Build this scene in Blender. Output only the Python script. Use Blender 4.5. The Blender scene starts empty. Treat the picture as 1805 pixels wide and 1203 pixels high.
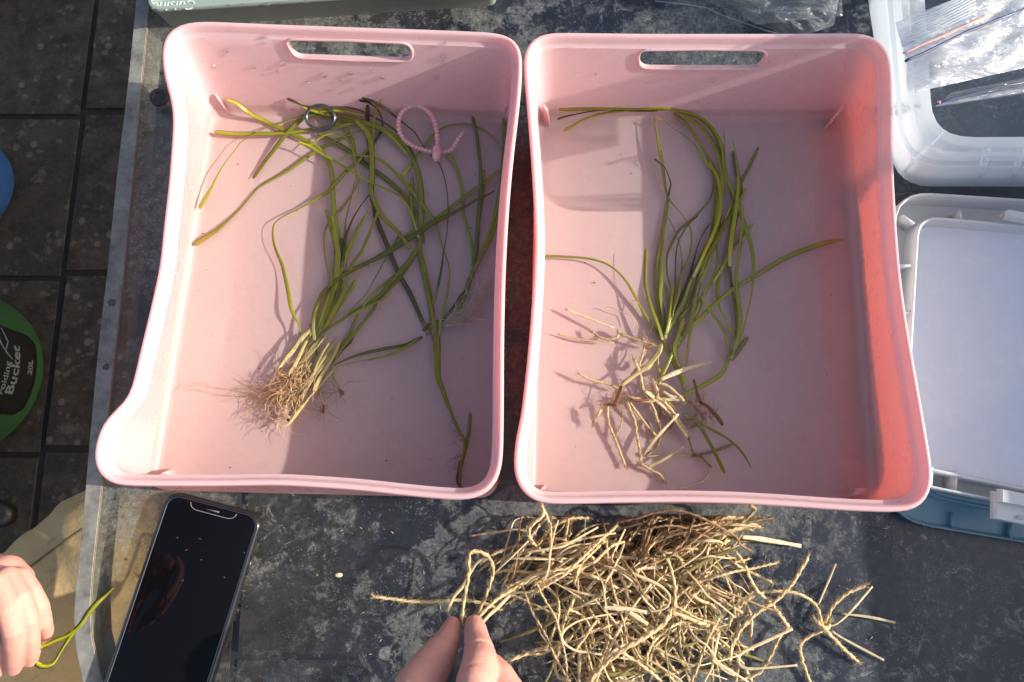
import bpy, bmesh, math, random
from mathutils import Vector, Matrix
from mathutils.geometry import tessellate_polygon
random.seed(7)
S = bpy.context.scene
COL = S.collection
R = math.radians

# ------------------------------------------------------------------ camera, sky, sun
H = 0.59; TILT = R(11); F = 1300.0; CX, CY = 902.5, 601.5
cam = bpy.data.cameras.new('camera'); camo = bpy.data.objects.new('camera', cam); COL.objects.link(camo)
camo.location = (0, 0, H); camo.rotation_euler = (TILT, 0, 0)
cam.sensor_width = 36; cam.lens = 36 * F / 1805; cam.clip_start = 0.01; cam.clip_end = 100
S.camera = camo
SUN_EL = R(25.5); SUN_AZ = R(-.5)          # azimuth measured from +X towards +Y
W = bpy.data.worlds.new('World'); S.world = W; W.use_nodes = True
nt = W.node_tree; nt.nodes.clear()
sky = nt.nodes.new('ShaderNodeTexSky'); sky.sky_type = 'NISHITA'; sky.sun_disc = False
sky.dust_density = 3.0; sky.ozone_density = 0.4; sky.sun_elevation = SUN_EL; sky.sun_rotation = R(90) - SUN_AZ
bg = nt.nodes.new('ShaderNodeBackground'); bg.inputs[1].default_value = 0.132
wo = nt.nodes.new('ShaderNodeOutputWorld')
nt.links.new(sky.outputs[0], bg.inputs[0]); nt.links.new(bg.outputs[0], wo.inputs[0])
sl = bpy.data.lights.new('sun', 'SUN'); sl.energy = 3.8; sl.angle = R(0.53); sl.color = (1.0, 0.95, 0.875)
slo = bpy.data.objects.new('sun', sl); COL.objects.link(slo)
sd = Vector((math.cos(SUN_EL) * math.cos(SUN_AZ), math.cos(SUN_EL) * math.sin(SUN_AZ), math.sin(SUN_EL)))
slo.rotation_euler = sd.to_track_quat('Z', 'Y').to_euler(); slo.location = sd * 3
S.view_settings.view_transform = 'Standard'; S.view_settings.look = 'None'
S.view_settings.exposure = 0.84; S.view_settings.gamma = 1; S.view_settings.use_curve_mapping = False
S.render.engine = 'CYCLES'
S.cycles.max_bounces = 12; S.cycles.transparent_max_bounces = 32; S.cycles.diffuse_bounces = 5
S.cycles.glossy_bounces = 4; S.cycles.transmission_bounces = 6
S.cycles.caustics_reflective = False; S.cycles.caustics_refractive = False
S.cycles.sample_clamp_indirect = 4

# ------------------------------------------------------------------ measuring helpers
ct, st = math.cos(TILT), math.sin(TILT)
def P(px, py, z=0.0):
    """the point at height z (metres above the table) seen at photo position px, py"""
    dx = (px - CX) / F; dy = -(py - CY) / F
    wy = dy * ct + st; wz = dy * st - ct
    s = (z - H) / wz
    return Vector((dx * s, wy * s, z))
def on_plane(px, py, p0, n):
    a = P(px, py, 0.0); o = Vector((0, 0, H)); d = a - o
    t = (p0 - o).dot(n) / d.dot(n)
    return o + d * t
def pts(s):
    return [tuple(float(v) for v in q.split(',')) for q in s.split()]
def catmull(p, n):
    """smooth curve through vectors (any dimension, as tuples), n samples per span"""
    q = [p[0]] + list(p) + [p[-1]]; out = []
    for i in range(1, len(q) - 2):
        a, b, c, d = q[i-1], q[i], q[i+1], q[i+2]
        for k in range(n):
            t = k / n; t2 = t*t; t3 = t2*t
            out.append(tuple(0.5*((2*b[j]) + (-a[j]+c[j])*t + (2*a[j]-5*b[j]+4*c[j]-d[j])*t2 + (-a[j]+3*b[j]-3*c[j]+d[j])*t3) for j in range(len(b))))
    out.append(tuple(p[-1])); return out
def resample(p, n, closed=False):
    p = [Vector(v) for v in p]
    if closed: p = p + [p[0]]
    L = [0]
    for a, b in zip(p, p[1:]): L.append(L[-1] + (b-a).length)
    out = []; m = n if closed else n - 1; j = 0
    for i in range(n):
        t = L[-1] * i / m
        while j < len(L) - 2 and L[j+1] < t: j += 1
        f = (t - L[j]) / max(1e-9, L[j+1] - L[j])
        out.append(p[j].lerp(p[j+1], min(1, max(0, f))))
    return out

# ------------------------------------------------------------------ object helpers
def tag(o, label=None, cat=None, group=None, kind=None):
    if label: o['label'] = label
    if cat: o['category'] = cat
    if group: o['group'] = group
    if kind: o['kind'] = kind
    return o
def empty(name, loc, label=None, cat=None, group=None):
    o = bpy.data.objects.new(name, None); COL.objects.link(o); o.location = loc; o.empty_display_size = .01
    return tag(o, label, cat, group)
def link(name, me, mat, parent=None):
    o = bpy.data.objects.new(name, me); COL.objects.link(o)
    if mat is not None:
        for m in (mat if isinstance(mat, (list, tuple)) else [mat]): me.materials.append(m)
    if parent is not None:
        o.parent = parent; o.matrix_parent_inverse = Matrix.Translation(parent.location).inverted() if parent.parent is None else Matrix.Translation(parent.parent.location).inverted() if False else Matrix.Identity(4)
        if parent.parent is None: o.matrix_parent_inverse = Matrix.Translation(parent.location).inverted()
    return o
class MB:
    def __init__(s): s.v = []; s.f = []; s.uv = None; s.mi = []
    def add(s, v, f, mi=0):
        b = len(s.v); s.v += [tuple(q) for q in v]; s.f += [tuple(i + b for i in g) for g in f]; s.mi += [mi]*len(f)
    def box(s, c, d, rot=0):
        c = Vector(c); M = Matrix.Rotation(rot, 3, 'Z')
        v = [c + M @ Vector((x*d[0]/2, y*d[1]/2, z*d[2]/2)) for x in (-1,1) for y in (-1,1) for z in (-1,1)]
        s.add(v, [(0,1,3,2),(4,6,7,5),(0,4,5,1),(2,3,7,6),(0,2,6,4),(1,5,7,3)])
    def prism(s, poly, z0, z1):
        n = len(poly); a = [(p[0], p[1], z0) for p in poly]; b = [(p[0], p[1], z1) for p in poly]
        s.add(a + b, [tuple(range(n))[::-1], tuple(range(n, 2*n))] + [(i, (i+1) % n, (i+1) % n + n, i+n) for i in range(n)])
    def loops(s, rings, closed=True, cap0=False, cap1=False):
        n = len(rings[0]); v = [p for r in rings for p in r]; f = []
        for k in range(len(rings)-1):
            for i in range(n if closed else n-1):
                j = (i+1) % n; f.append((k*n+i, k*n+j, (k+1)*n+j, (k+1)*n+i))
        if cap0: f.append(tuple(range(n))[::-1])
        if cap1: f.append(tuple((len(rings)-1)*n + i for i in range(n)))
        s.add(v, f)
    def tube(s, p, r, sides=6, cap=True):
        p = [Vector(q) for q in p]; n = len(p)
        if not hasattr(r, '__len__'): r = [r]*n
        t0 = (p[1]-p[0]).normalized(); up = Vector((0,0,1)) if abs(t0.z) < .9 else Vector((1,0,0))
        nrm = (up - t0*up.dot(t0)).normalized(); rings = []
        for i in range(n):
            t = (p[min(i+1,n-1)] - p[max(i-1,0)])
            t = t.normalized() if t.length > 1e-9 else t0
            nrm = (nrm - t*nrm.dot(t)); nrm = nrm.normalized() if nrm.length > 1e-6 else t.orthogonal().normalized()
            b = t.cross(nrm)
            rings.append([p[i] + (nrm*math.cos(a) + b*math.sin(a))*r[i] for a in [2*math.pi*k/sides for k in range(sides)]])
        s.loops(rings, True, cap, cap)
    def ball(s, c, r, seg=8, rin=5, sq=(1,1,1)):
        c = Vector(c); v = [c + Vector((0,0,r*sq[2]))]; f = []
        for i in range(1, rin):
            a = math.pi*i/rin
            for k in range(seg):
                b = 2*math.pi*k/seg
                v.append(c + Vector((math.sin(a)*math.cos(b)*r*sq[0], math.sin(a)*math.sin(b)*r*sq[1], math.cos(a)*r*sq[2])))
        v.append(c - Vector((0,0,r*sq[2]))); L = len(v)-1
        for k in range(seg):
            f.append((0, 1+k, 1+(k+1) % seg)); f.append((L, L-seg+(k+1) % seg, L-seg+k))
            for i in range(rin-2):
                a = 1+i*seg; f.append((a+k, a+seg+k, a+seg+(k+1) % seg, a+(k+1) % seg))
        s.add(v, f)
    def me(s, name, smooth=True, angle=None):
        m = bpy.data.meshes.new(name); m.from_pydata([tuple(q) for q in s.v], [], s.f); m.validate(); m.update()
        if smooth:
            m.polygons.foreach_set('use_smooth', [True]*len(m.polygons))
            if angle: m.set_sharp_from_angle(angle=R(angle))
        return m
    def build(s, name, mat, parent=None, smooth=True, angle=None):
        return link(name, s.me(name, smooth, angle), mat, parent)

# ------------------------------------------------------------------ material helpers
class NT:
    def __init__(s, name):
        s.m = bpy.data.materials.new(name); s.m.use_nodes = True; s.t = s.m.node_tree; s.t.nodes.clear()
        s.out = s.n('ShaderNodeOutputMaterial')
    def n(s, typ, **k):
        q = s.t.nodes.new(typ)
        for a, b in k.items():
            if a.startswith('_'): setattr(q, a[1:], b)
            else: q.inputs[a.replace('__', ' ')].default_value = b
        return q
    def l(s, a, b): s.t.links.new(a, b)
    def coord(s, kind='Object'):
        return s.n('ShaderNodeTexCoord').outputs[kind]
    def geo(s): return s.n('ShaderNodeNewGeometry').outputs['Position']
    def noise(s, scale, detail=6, rough=.6, vec=None, dist=0):
        q = s.n('ShaderNodeTexNoise'); q.inputs['Scale'].default_value = scale; q.inputs['Detail'].default_value = detail
        q.inputs['Roughness'].default_value = rough; q.inputs['Distortion'].default_value = dist
        s.l(vec if vec is not None else s.geo(), q.inputs['Vector']); return q.outputs['Fac']
    def ramp(s, fac, stops, inter='LINEAR'):
        q = s.n('ShaderNodeValToRGB'); q.color_ramp.interpolation = inter
        e = q.color_ramp.elements
        while len(e) < len(stops): e.new(.5)
        for i, (p, c) in enumerate(stops):
            e[i].position = p; e[i].color = (c, c, c, 1) if not hasattr(c, '__len__') else (*c, 1)
        s.l(fac, q.inputs[0]); return q.outputs[0]
    def mixc(s, fac, a, b, typ='MIX'):
        q = s.n('ShaderNodeMix', _data_type='RGBA', _blend_type=typ)
        for v, i in ((fac, 0), (a, 6), (b, 7)):
            if hasattr(v, 'is_linked'): s.l(v, q.inputs[i])
            elif i == 0: q.inputs[0].default_value = v
            else: q.inputs[i].default_value = (*v, 1)
        return q.outputs[2]
    def math(s, op, a, b=0.0, clamp=False):
        q = s.n('ShaderNodeMath', _operation=op, _use_clamp=clamp)
        for i, v in enumerate((a, b)):
            if hasattr(v, 'is_linked'): s.l(v, q.inputs[i])
            else: q.inputs[i].default_value = v
        return q.outputs[0]
    def fres(s, f0, pw=5.0, normal=None):
        q = s.n('ShaderNodeLayerWeight'); q.inputs[0].default_value = .5
        if normal is not None: s.l(normal, q.inputs['Normal'])
        return s.math('ADD', f0, s.math('MULTIPLY', s.math('POWER', q.outputs['Facing'], pw), 1 - f0), True)
    def set(s, node, name, v):
        i = node.inputs[name]
        if hasattr(v, 'is_linked'): s.l(v, i)
        elif hasattr(v, '__len__') and len(v) == 3: i.default_value = (*v, 1)
        else: i.default_value = v
    def bsdf(s, **k):
        q = s.n('ShaderNodeBsdfPrincipled')
        for a, b in k.items(): s.set(q, a.replace('__', ' '), b)
        return q
    def bump(s, h, strength, dist=.001):
        q = s.n('ShaderNodeBump'); q.inputs['Strength'].default_value = strength; q.inputs['Distance'].default_value = dist
        s.l(h, q.inputs['Height']); return q.outputs[0]
    def mixs(s, fac, a, b):
        q = s.n('ShaderNodeMixShader')
        if hasattr(fac, 'is_linked'): s.l(fac, q.inputs[0])
        else: q.inputs[0].default_value = fac
        s.l(a.outputs[0] if hasattr(a, 'outputs') else a, q.inputs[1]); s.l(b.outputs[0] if hasattr(b, 'outputs') else b, q.inputs[2])
        return q.outputs[0]
    def done(s, sh):
        s.l(sh.outputs[0] if hasattr(sh, 'outputs') else sh, s.out.inputs[0]); return s.m
def simple(name, col, rough=.5, bump=0, bscale=200, var=.15, metal=0, coat=0, spec=.5, vscale=40):
    a = NT(name)
    n = a.noise(vscale, 5)
    c = a.mixc(n, [x*(1-var) for x in col], [min(1, x*(1+var)) for x in col])
    q = a.bsdf(Base__Color=c, Roughness=rough, Metallic=metal, Coat__Weight=coat)
    q.inputs['Specular IOR Level'].default_value = spec
    if bump: a.l(a.bump(a.noise(bscale, 6), bump), q.inputs['Normal'])
    return a.done(q)

# pink translucent plastic of the trays
def mat_pink():
    a = NT('pink_plastic')
    n1 = a.noise(14, 4); n2 = a.noise(420, 3)
    c = a.mixc(n1, (.80, .615, .63), (.86, .69, .70))
    mp = a.n('ShaderNodeMapping'); a.l(a.geo(), mp.inputs[0]); mp.inputs['Scale'].default_value = (30, 260, 30)
    scr = a.ramp(a.noise(3, 4, .7, mp.outputs[0]), [(.55, 0), (.63, 1)])
    c = a.mixc(a.math('MULTIPLY', scr, .22), c, (.93, .80, .78))
    dirt = a.ramp(a.noise(38, 8, .75), [(.60, 0), (.80, 1)])
    c = a.mixc(a.math('MULTIPLY', dirt, .30), c, (.55, .40, .33))
    q = a.bsdf(Base__Color=c, Roughness=a.ramp(a.noise(60, 5), [(.3, .22), (.8, .42)]))
    a.l(a.bump(a.math('ADD', a.noise(25, 2), a.math('MULTIPLY', n2, .05)), .25, .0006), q.inputs['Normal'])
    t = a.n('ShaderNodeBsdfTranslucent'); t.inputs[0].default_value = (.90, .34, .22, 1)
    return a.done(a.mixs(.40, q, t))
PINK = mat_pink()
def mat_water():
    a = NT('tray_water')
    t = a.n('ShaderNodeBsdfTransparent'); t.inputs[0].default_value = (.935, .935, .895, 1)
    g = a.n('ShaderNodeBsdfGlossy'); g.inputs['Roughness'].default_value = .02
    b = a.bump(a.math('ADD', a.noise(22, 3), a.math('MULTIPLY', a.noise(90, 2), .3)), .35, .002)
    a.l(b, g.inputs['Normal'])
    d = a.n('ShaderNodeBsdfDiffuse'); d.inputs[0].default_value = (.74, .73, .68, 1)
    body_ = a.mixs(a.ramp(a.noise(7, 4, .6), [(.3, .0), (.7, .010)]), t, d)
    return a.done(a.mixs(a.fres(.03, 4, b), body_, g))
WATER = mat_water()
def mat_table():
    a = NT('dirty_glass_top')
    g = a.geo()
    big = a.noise(8.5, 6, .62, g, .15); mid = a.noise(46, 9, .78, g, .1); fine = a.noise(700, 5, .8, g)
    vo = a.n('ShaderNodeTexVoronoi'); vo.inputs['Scale'].default_value = 95; a.l(g, vo.inputs['Vector'])
    sep = a.n('ShaderNodeSeparateXYZ'); a.l(g, sep.inputs[0])
    left = a.math('MULTIPLY', a.math('SUBTRACT', -.12, sep.outputs[0]), 3.0, True)      # the left end is dustier
    s = a.math('ADD', a.math('MULTIPLY', big, 1.0), a.math('MULTIPLY', mid, .50))
    s = a.math('ADD', s, a.math('MULTIPLY', left, .10))
    mask = a.ramp(s, [(.715, .01), (.745, .10), (.762, .62), (.80, .45), (.86, .75), (1.0, .85)])
    # clean rubbed area at the near left corner where the cloth below shows through
    d = a.n('ShaderNodeVectorMath', _operation='DISTANCE'); a.l(g, d.inputs[0]); d.inputs[1].default_value = tuple(P(225, 1120))
    clean = a.ramp(a.math('ADD', d.outputs['Value'], a.math('MULTIPLY', mid, .05)), [(.055, .12), (.105, 1)])
    mask = a.math('MULTIPLY', mask, clean)
    mask = a.math('MULTIPLY', mask, a.math('SUBTRACT', 1.0, a.math('MULTIPLY', a.math('MULTIPLY', a.math('SUBTRACT', sep.outputs[0], .20), 12.0, True), .80)))  # thins the dirt at right, where blue shade is painted instead
    mask = a.math('MULTIPLY', mask, a.ramp(a.math('ADD', a.math('MULTIPLY', fine, .5), a.math('MULTIPLY', a.noise(190, 6, .8, g), .5)), [(.40, .12), (.56, 1.0)]))
    spots = a.ramp(vo.outputs['Distance'], [(.0, 1), (.12, .9), (.2, 0)])
    spots = a.math('MULTIPLY', spots, a.ramp(a.noise(17, 4), [(.50, 0), (.62, 1)]))
    mask = a.math('MAXIMUM', mask, a.math('MULTIPLY', spots, .55))
    v2 = a.n('ShaderNodeTexVoronoi'); v2.inputs['Scale'].default_value = 430; a.l(g, v2.inputs['Vector'])
    grit = a.math('MULTIPLY', a.ramp(v2.outputs['Distance'], [(.10, 1), (.22, 0)]), a.ramp(a.noise(30, 6, .7), [(.46, 0), (.56, .9)]))
    mask = a.math('MAXIMUM', mask, a.math('MULTIPLY', grit, clean))
    wisps = a.math('MULTIPLY', a.ramp(a.noise(75, 9, .85, g, 1.2), [(.52, 0), (.60, .75)]), a.ramp(a.noise(13, 4, .6), [(.44, 0), (.56, 1)]))
    mask = a.math('MAXIMUM', mask, a.math('MULTIPLY', wisps, clean))
    col = a.mixc(a.ramp(a.noise(130, 9, .85), [(.36, 0), (.66, 1)]), (.04, .046, .045), (.40, .41, .37))
    col = a.mixc(a.math('MULTIPLY', left, a.ramp(a.noise(26, 6), [(.42, 0), (.62, .8)])), col, (.25, .15, .085))
    col = a.mixc(a.ramp(fine, [(.62, 0), (.75, .7)]), col, (.62, .61, .55))
    dirt = a.bsdf(Base__Color=col, Roughness=.75)
    a.l(a.bump(a.math('ADD', mid, a.math('MULTIPLY', fine, .3)), .5, .0015), dirt.inputs['Normal'])
    t = a.n('ShaderNodeBsdfTransparent'); a.l(a.mixc(a.math('MULTIPLY', a.math('ADD', sep.outputs[0], .10), 7.0, True), (.93, .91, .87), (.40, .43, .47)), t.inputs[0])
    gl = a.n('ShaderNodeBsdfGlossy'); gl.inputs['Roughness'].default_value = .06
    film = a.bsdf(Base__Color=a.mixc(a.noise(60, 8, .75), (.003, .0045, .009), (.015, .022, .040)), Roughness=.35)  # blue-black colour stands in for sky reflection and sky-lit shade
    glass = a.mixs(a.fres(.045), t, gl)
    right = a.math('MULTIPLY', a.math('SUBTRACT', sep.outputs[0], .0), 6.0, True)  # heavier film to the right paints the bluish shade there
    film_shade = a.math('ADD', a.math('MULTIPLY', a.math('MULTIPLY', a.ramp(a.noise(11, 3, .5, g, .3), [(.35, .62), (.6, .85)]), a.math('MULTIPLY', a.math('ADD', sep.outputs[0], .23), 7.0, True)), clean), a.math('MULTIPLY', right, .60), True)
    glass = a.mixs(film_shade, glass, film)
    return a.done(a.mixs(mask, glass, dirt))
TABLE = mat_table()
def mat_clear_edge():
    a = NT('glass_underside')
    t = a.n('ShaderNodeBsdfTransparent'); t.inputs[0].default_value = (.85, .9, .88, 1)
    g = a.n('ShaderNodeBsdfGlossy'); g.inputs['Roughness'].default_value = .02
    return a.done(a.mixs(.05, t, g))
GLASS2 = mat_clear_edge()
def mat_frame():
    a = NT('grey_frame_metal')
    c = a.mixc(a.ramp(a.noise(22, 9, .8), [(.36, 0), (.6, 1)]), (.115, .108, .09), (.29, .29, .255))
    fac = None
    for (x, y, r) in ((195, 533, .0055), (200, 572, .0028), (196, 588, .0022), (185, 646, .005)):
        d = a.n('ShaderNodeVectorMath', _operation='DISTANCE'); a.l(a.geo(), d.inputs[0]); d.inputs[1].default_value = tuple(P(x, y, .003))
        m = a.math('LESS_THAN', a.math('ADD', d.outputs['Value'], a.math('MULTIPLY', a.noise(500, 3), .003)), r)
        fac = m if fac is None else a.math('MAXIMUM', fac, m)
    c = a.mixc(a.math('MULTIPLY', fac, .8), c, (.05, .028, .022))
    q = a.bsdf(Base__Color=c, Roughness=.6, Metallic=.1)
    a.l(a.bump(a.noise(300, 6), .15), q.inputs['Normal'])
    return a.done(q)
FRAME = mat_frame()
SEAL = simple('yellowed_seal', (.20, .14, .07), .7, .3, 800, .4)
def mat_slab():
    a = NT('weathered_paving')
    oi = a.n('ShaderNodeObjectInfo').outputs['Random']
    c = a.mixc(a.ramp(a.noise(24, 10, .8), [(.38, 0), (.62, 1)]), (.009, .0065, .0045), (.066, .047, .033))
    c = a.mixc(a.math('MULTIPLY', oi, .3), c, (.030, .025, .021))
    lich = a.ramp(a.noise(34, 5, .6), [(.60, 0), (.68, 1)])
    c = a.mixc(a.math('MULTIPLY', lich, .6), c, (.15, .118, .095))
    lv = a.n('ShaderNodeTexVoronoi'); lv.inputs['Scale'].default_value = 42; a.l(a.geo(), lv.inputs['Vector'])
    c = a.mixc(a.math('MULTIPLY', a.ramp(lv.outputs['Distance'], [(.22, 1), (.34, 0)]), a.ramp(a.noise(12, 3), [(.5, 0), (.6, .7)])), c, (.16, .135, .12))
    q = a.bsdf(Base__Color=c, Roughness=.85)
    a.l(a.bump(a.noise(60, 10, .8), .9, .006), q.inputs['Normal'])
    return a.done(q)
SLAB = mat_slab()
SOIL = simple('joint_soil', (.022, .017, .013), .95, .8, 90, .5)
def mat_leaf(name, base, mid, tip, sheath=(.50, .46, .22), brown=.3):
    a = NT(name)
    uv = a.n('ShaderNodeUVMap'); uv.uv_map = 'UVMap'
    sep = a.n('ShaderNodeSeparateXYZ'); a.l(uv.outputs[0], sep.inputs[0])
    oi = a.n('ShaderNodeObjectInfo').outputs['Random']
    v = a.math('ADD', sep.outputs[1], a.math('MULTIPLY', a.math('SUBTRACT', a.noise(45, 3), .5), .25))
    c = a.ramp(v, [(.0, sheath), (.10, base), (.45, mid), (.80, mid), (1.0, tip)])
    c = a.mixc(a.ramp(a.noise(70, 5, .7), [(.56, 0), (.70, brown)]), c, (.11, .055, .02))
    w = a.n('ShaderNodeTexWave', _bands_direction='X'); w.inputs['Scale'].default_value = 1.4; w.inputs['Distortion'].default_value = .6
    a.l(uv.outputs[0], w.inputs[0])
    edge = a.ramp(sep.outputs[0], [(.0, .72), (.12, 1.0), (.45, 1.0), (.5, .80), (.55, 1.0), (.88, 1.0), (1.0, .72)])
    c = a.mixc(1.0, c, edge, 'MULTIPLY')
    hs = a.n('ShaderNodeHueSaturation'); a.l(c, hs.inputs['Color']); a.l(a.math('ADD', .72, a.math('MULTIPLY', oi, .6)), hs.inputs['Value'])
    hs.inputs['Saturation'].default_value = 1.0; a.l(a.math('ADD', .485, a.math('MULTIPLY', oi, .022)), hs.inputs['Hue'])
    q = a.bsdf(Base__Color=hs.outputs[0], Roughness=.24)
    a.l(a.bump(w.outputs['Fac'], .12, .0003), q.inputs['Normal'])
    t = a.n('ShaderNodeBsdfTranslucent'); a.l(hs.outputs[0], t.inputs[0])
    return a.done(a.mixs(.42, q, t))
LEAF = {
 'g': mat_leaf('eelgrass_green', (.48, .47, .03), (.37, .39, .02), (.55, .50, .04)),
 'd': mat_leaf('eelgrass_dark', (.33, .34, .02), (.245, .27, .014), (.26, .22, .02), brown=.35),
 'y': mat_leaf('eelgrass_yellow', (.38, .385, .03), (.35, .36, .022), (.48, .40, .035), brown=.15),
 'b': mat_leaf('eelgrass_brown', (.17, .15, .02), (.14, .11, .02), (.12, .07, .018), brown=.9),
 'c': mat_leaf('eelgrass_sheath', (.66, .56, .30), (.62, .52, .24), (.46, .42, .12), (.50, .34, .16), .7),
 'r': mat_leaf('eelgrass_rhizome', (.34, .16, .06), (.30, .15, .06), (.14, .06, .03), (.12, .05, .03), .8),
}
ROOT = simple('root_fibre', (.66, .42, .22), .6, 0, 0, .45, vscale=300)
RHIZ = simple('rhizome_brown', (.30, .13, .06), .55, .6, 500, .6, vscale=160)
def mat_jute(name, c1, c2, spec=.15):
    a = NT(name)
    oi = a.n('ShaderNodeObjectInfo').outputs['Random']
    n = a.ramp(a.noise(110, 8, .8), [(.34, 0), (.62, 1)])
    c = a.mixc(n, c1, c2)
    hs = a.n('ShaderNodeHueSaturation'); a.l(c, hs.inputs['Color']); a.l(a.math('ADD', .72, a.math('MULTIPLY', oi, .52)), hs.inputs['Value'])
    q = a.bsdf(Base__Color=hs.outputs[0], Roughness=.75); q.inputs['Specular IOR Level'].default_value = spec
    a.l(a.bump(a.noise(1400, 4), .6, .0006), q.inputs['Normal'])
    t = a.n('ShaderNodeBsdfTranslucent'); a.l(hs.outputs[0], t.inputs[0])
    return a.done(a.mixs(.15, q, t))
JUTE = mat_jute('jute_twine', (.58, .41, .19), (.87, .69, .40))
JUTED = mat_jute('jute_twine_dark', (.24, .145, .07), (.44, .29, .15))
STRAW = mat_jute('straw_stalk', (.60, .44, .21), (.87, .71, .43), .5)
STRAWW = mat_jute('straw_pale', (.62, .48, .28), (.80, .67, .45), .5)
STRAWG = mat_jute('straw_olive', (.20, .17, .05), (.34, .28, .10), .5)

# ------------------------------------------------------------------ ground and paving
GZ = -0.72
m = MB(); m.box((0, 0, GZ - .0243), (30, 30, .04)); tag(m.build('ground', SOIL, smooth=False), kind='structure')
pav = tag(empty('paving', (0, 0, GZ)), kind='structure')
jx = P(133, 300, GZ).x
y0 = P(100, 205, GZ).y
rows = P(100, 205, GZ).y - P(100, 490, GZ).y
meshes = []
for k in range(5):
    bm = bmesh.new(); bmesh.ops.create_cube(bm, size=1)
    for v in bm.verts: v.co = Vector((v.co.x*.3595, v.co.y*(rows - .0025), v.co.z*.05 - .025))
    bmesh.ops.bevel(bm, geom=bm.edges[:], offset=.005, segments=2, affect='EDGES')
    for v in bm.verts: v.co += Vector((random.uniform(-1,1), random.uniform(-1,1), random.uniform(-.6,.6)))*.0016
    me = bpy.data.meshes.new('slab'); bm.to_mesh(me); bm.free(); me.materials.append(SLAB); meshes.append(me)
pitch = .362
for i in range(-5, 6):
    for j in range(-4, 5):
        x = jx + (i + .5)*pitch; off = 0 if i < 0 else -.010*((i % 2)*2-1)
        o = bpy.data.objects.new('paving_slab', random.choice(meshes)); COL.objects.link(o); o.parent = pav
        o.location = (x, y0 + rows*(j + .5) + off, random.uniform(-.0025, .0025)); o.rotation_euler = (0, 0, random.uniform(-.004, .004))

# ------------------------------------------------------------------ table
TX1, TY1, TY0 = .86, 1.15, -.40  # far edge carried out of view so the table's shadow covers the paving
outer = pts('330,-600 262,-120 241,0 226,154 208,299 189,490 176,595 167,690 159,777 152,861 144,951 134,1040 131,1080 133,1130 139,1172 152,1220 172,1255')
inner = pts('352,-590 284,-110 264,21 249,166 235,332 219,500 201,661 194,721 186,800 181,864 174,930 167,987 162,1050 161,1085 164,1125 171,1162 182,1198 200,1235')
oP = [P(x, y, 0) for x, y in outer]; iP = [P(x, y, 0) for x, y in inner]
oP = resample([tuple(v) for v in oP], 40); iP = resample([tuple(v) for v in iP], 40)
table = empty('glass_table', (0, 0, -.72), 'large glass garden table with a dull grey metal edge and grimy stained top', 'table')
poly = [(p.x, p.y) for p in iP] + [(iP[-1].x + .01, TY0), (TX1, TY0), (TX1, TY1), (iP[0].x + .002, TY1)]
m = MB(); n = len(poly)
m.add([(x, y, 0) for x, y in poly] + [(x, y, -.006) for x, y in poly], [tuple(range(n))] + [tuple(range(n, 2*n))[::-1]] + [(i, i+n, (i+1) % n + n, (i+1) % n) for i in range(n)])
gt = m.build('glass_top', [TABLE, GLASS2], table, smooth=False)
nz = [p.normal.z for p in gt.data.polygons]
for p, z in zip(gt.data.polygons, nz): p.material_index = 0 if z > .5 or z < -.5 and False else (0 if z > .5 else 1)
def strip(A, B, z1, z0, name, mat, bev=.0004):
    m = MB(); rings = []
    for a, b in zip(A, B):
        d = (b - a).normalized()*bev
        rings.append([(a.x, a.y, z0), (a.x, a.y, z1-bev), (a.x+d.x, a.y+d.y, z1), (b.x-d.x, b.y-d.y, z1), (b.x, b.y, z1-bev), (b.x, b.y, z0)])
    m.loops(rings, True, True, True); return m.build(name, mat, table, True, 40)
iA = [a.lerp(b, .955) for a, b in zip(oP, iP)]; iB = [a.lerp(b, 1.025) for a, b in zip(oP, iP)]
strip(oP, iA, .0010, -.028, 'edge_rail', FRAME)
strip([v + Vector((.0001, 0, 0)) for v in iA], iB, .0009, .0002, 'edge_seal', SEAL, .0004)
m = MB()
for (x, y) in ((oP[2].x+.05, TY1-.06), (TX1-.05, TY1-.06), (TX1-.05, TY0+.05)):
    m2 = MB(); m2.tube([(x, y, -.006), (x+.01, y, -.72)], .016, 12); m2.build('table_leg', FRAME, table)
m2 = MB(); m2.box(((oP[0].x+TX1)/2, TY1+.012, -.014), (TX1-oP[0].x, .024, .03)); m2.build('edge_rail', FRAME, table)
c = P(281, 172, .001)
m2 = MB(); rr = [.0005, .0022, .0028, .0028, .0018]; rd = [.0082, .0082, .0074, .0052, .0045]
m2.loops([[(c.x+r*math.cos(a), c.y+r*math.sin(a), z) for a in [2*math.pi*k/32 for k in range(32)]] for r, z in zip(rd, rr)], True, True, True)
m2.build('hole_plug', simple('black_rubber', (.03, .024, .022), .6, .3), table, True, 35)

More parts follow.
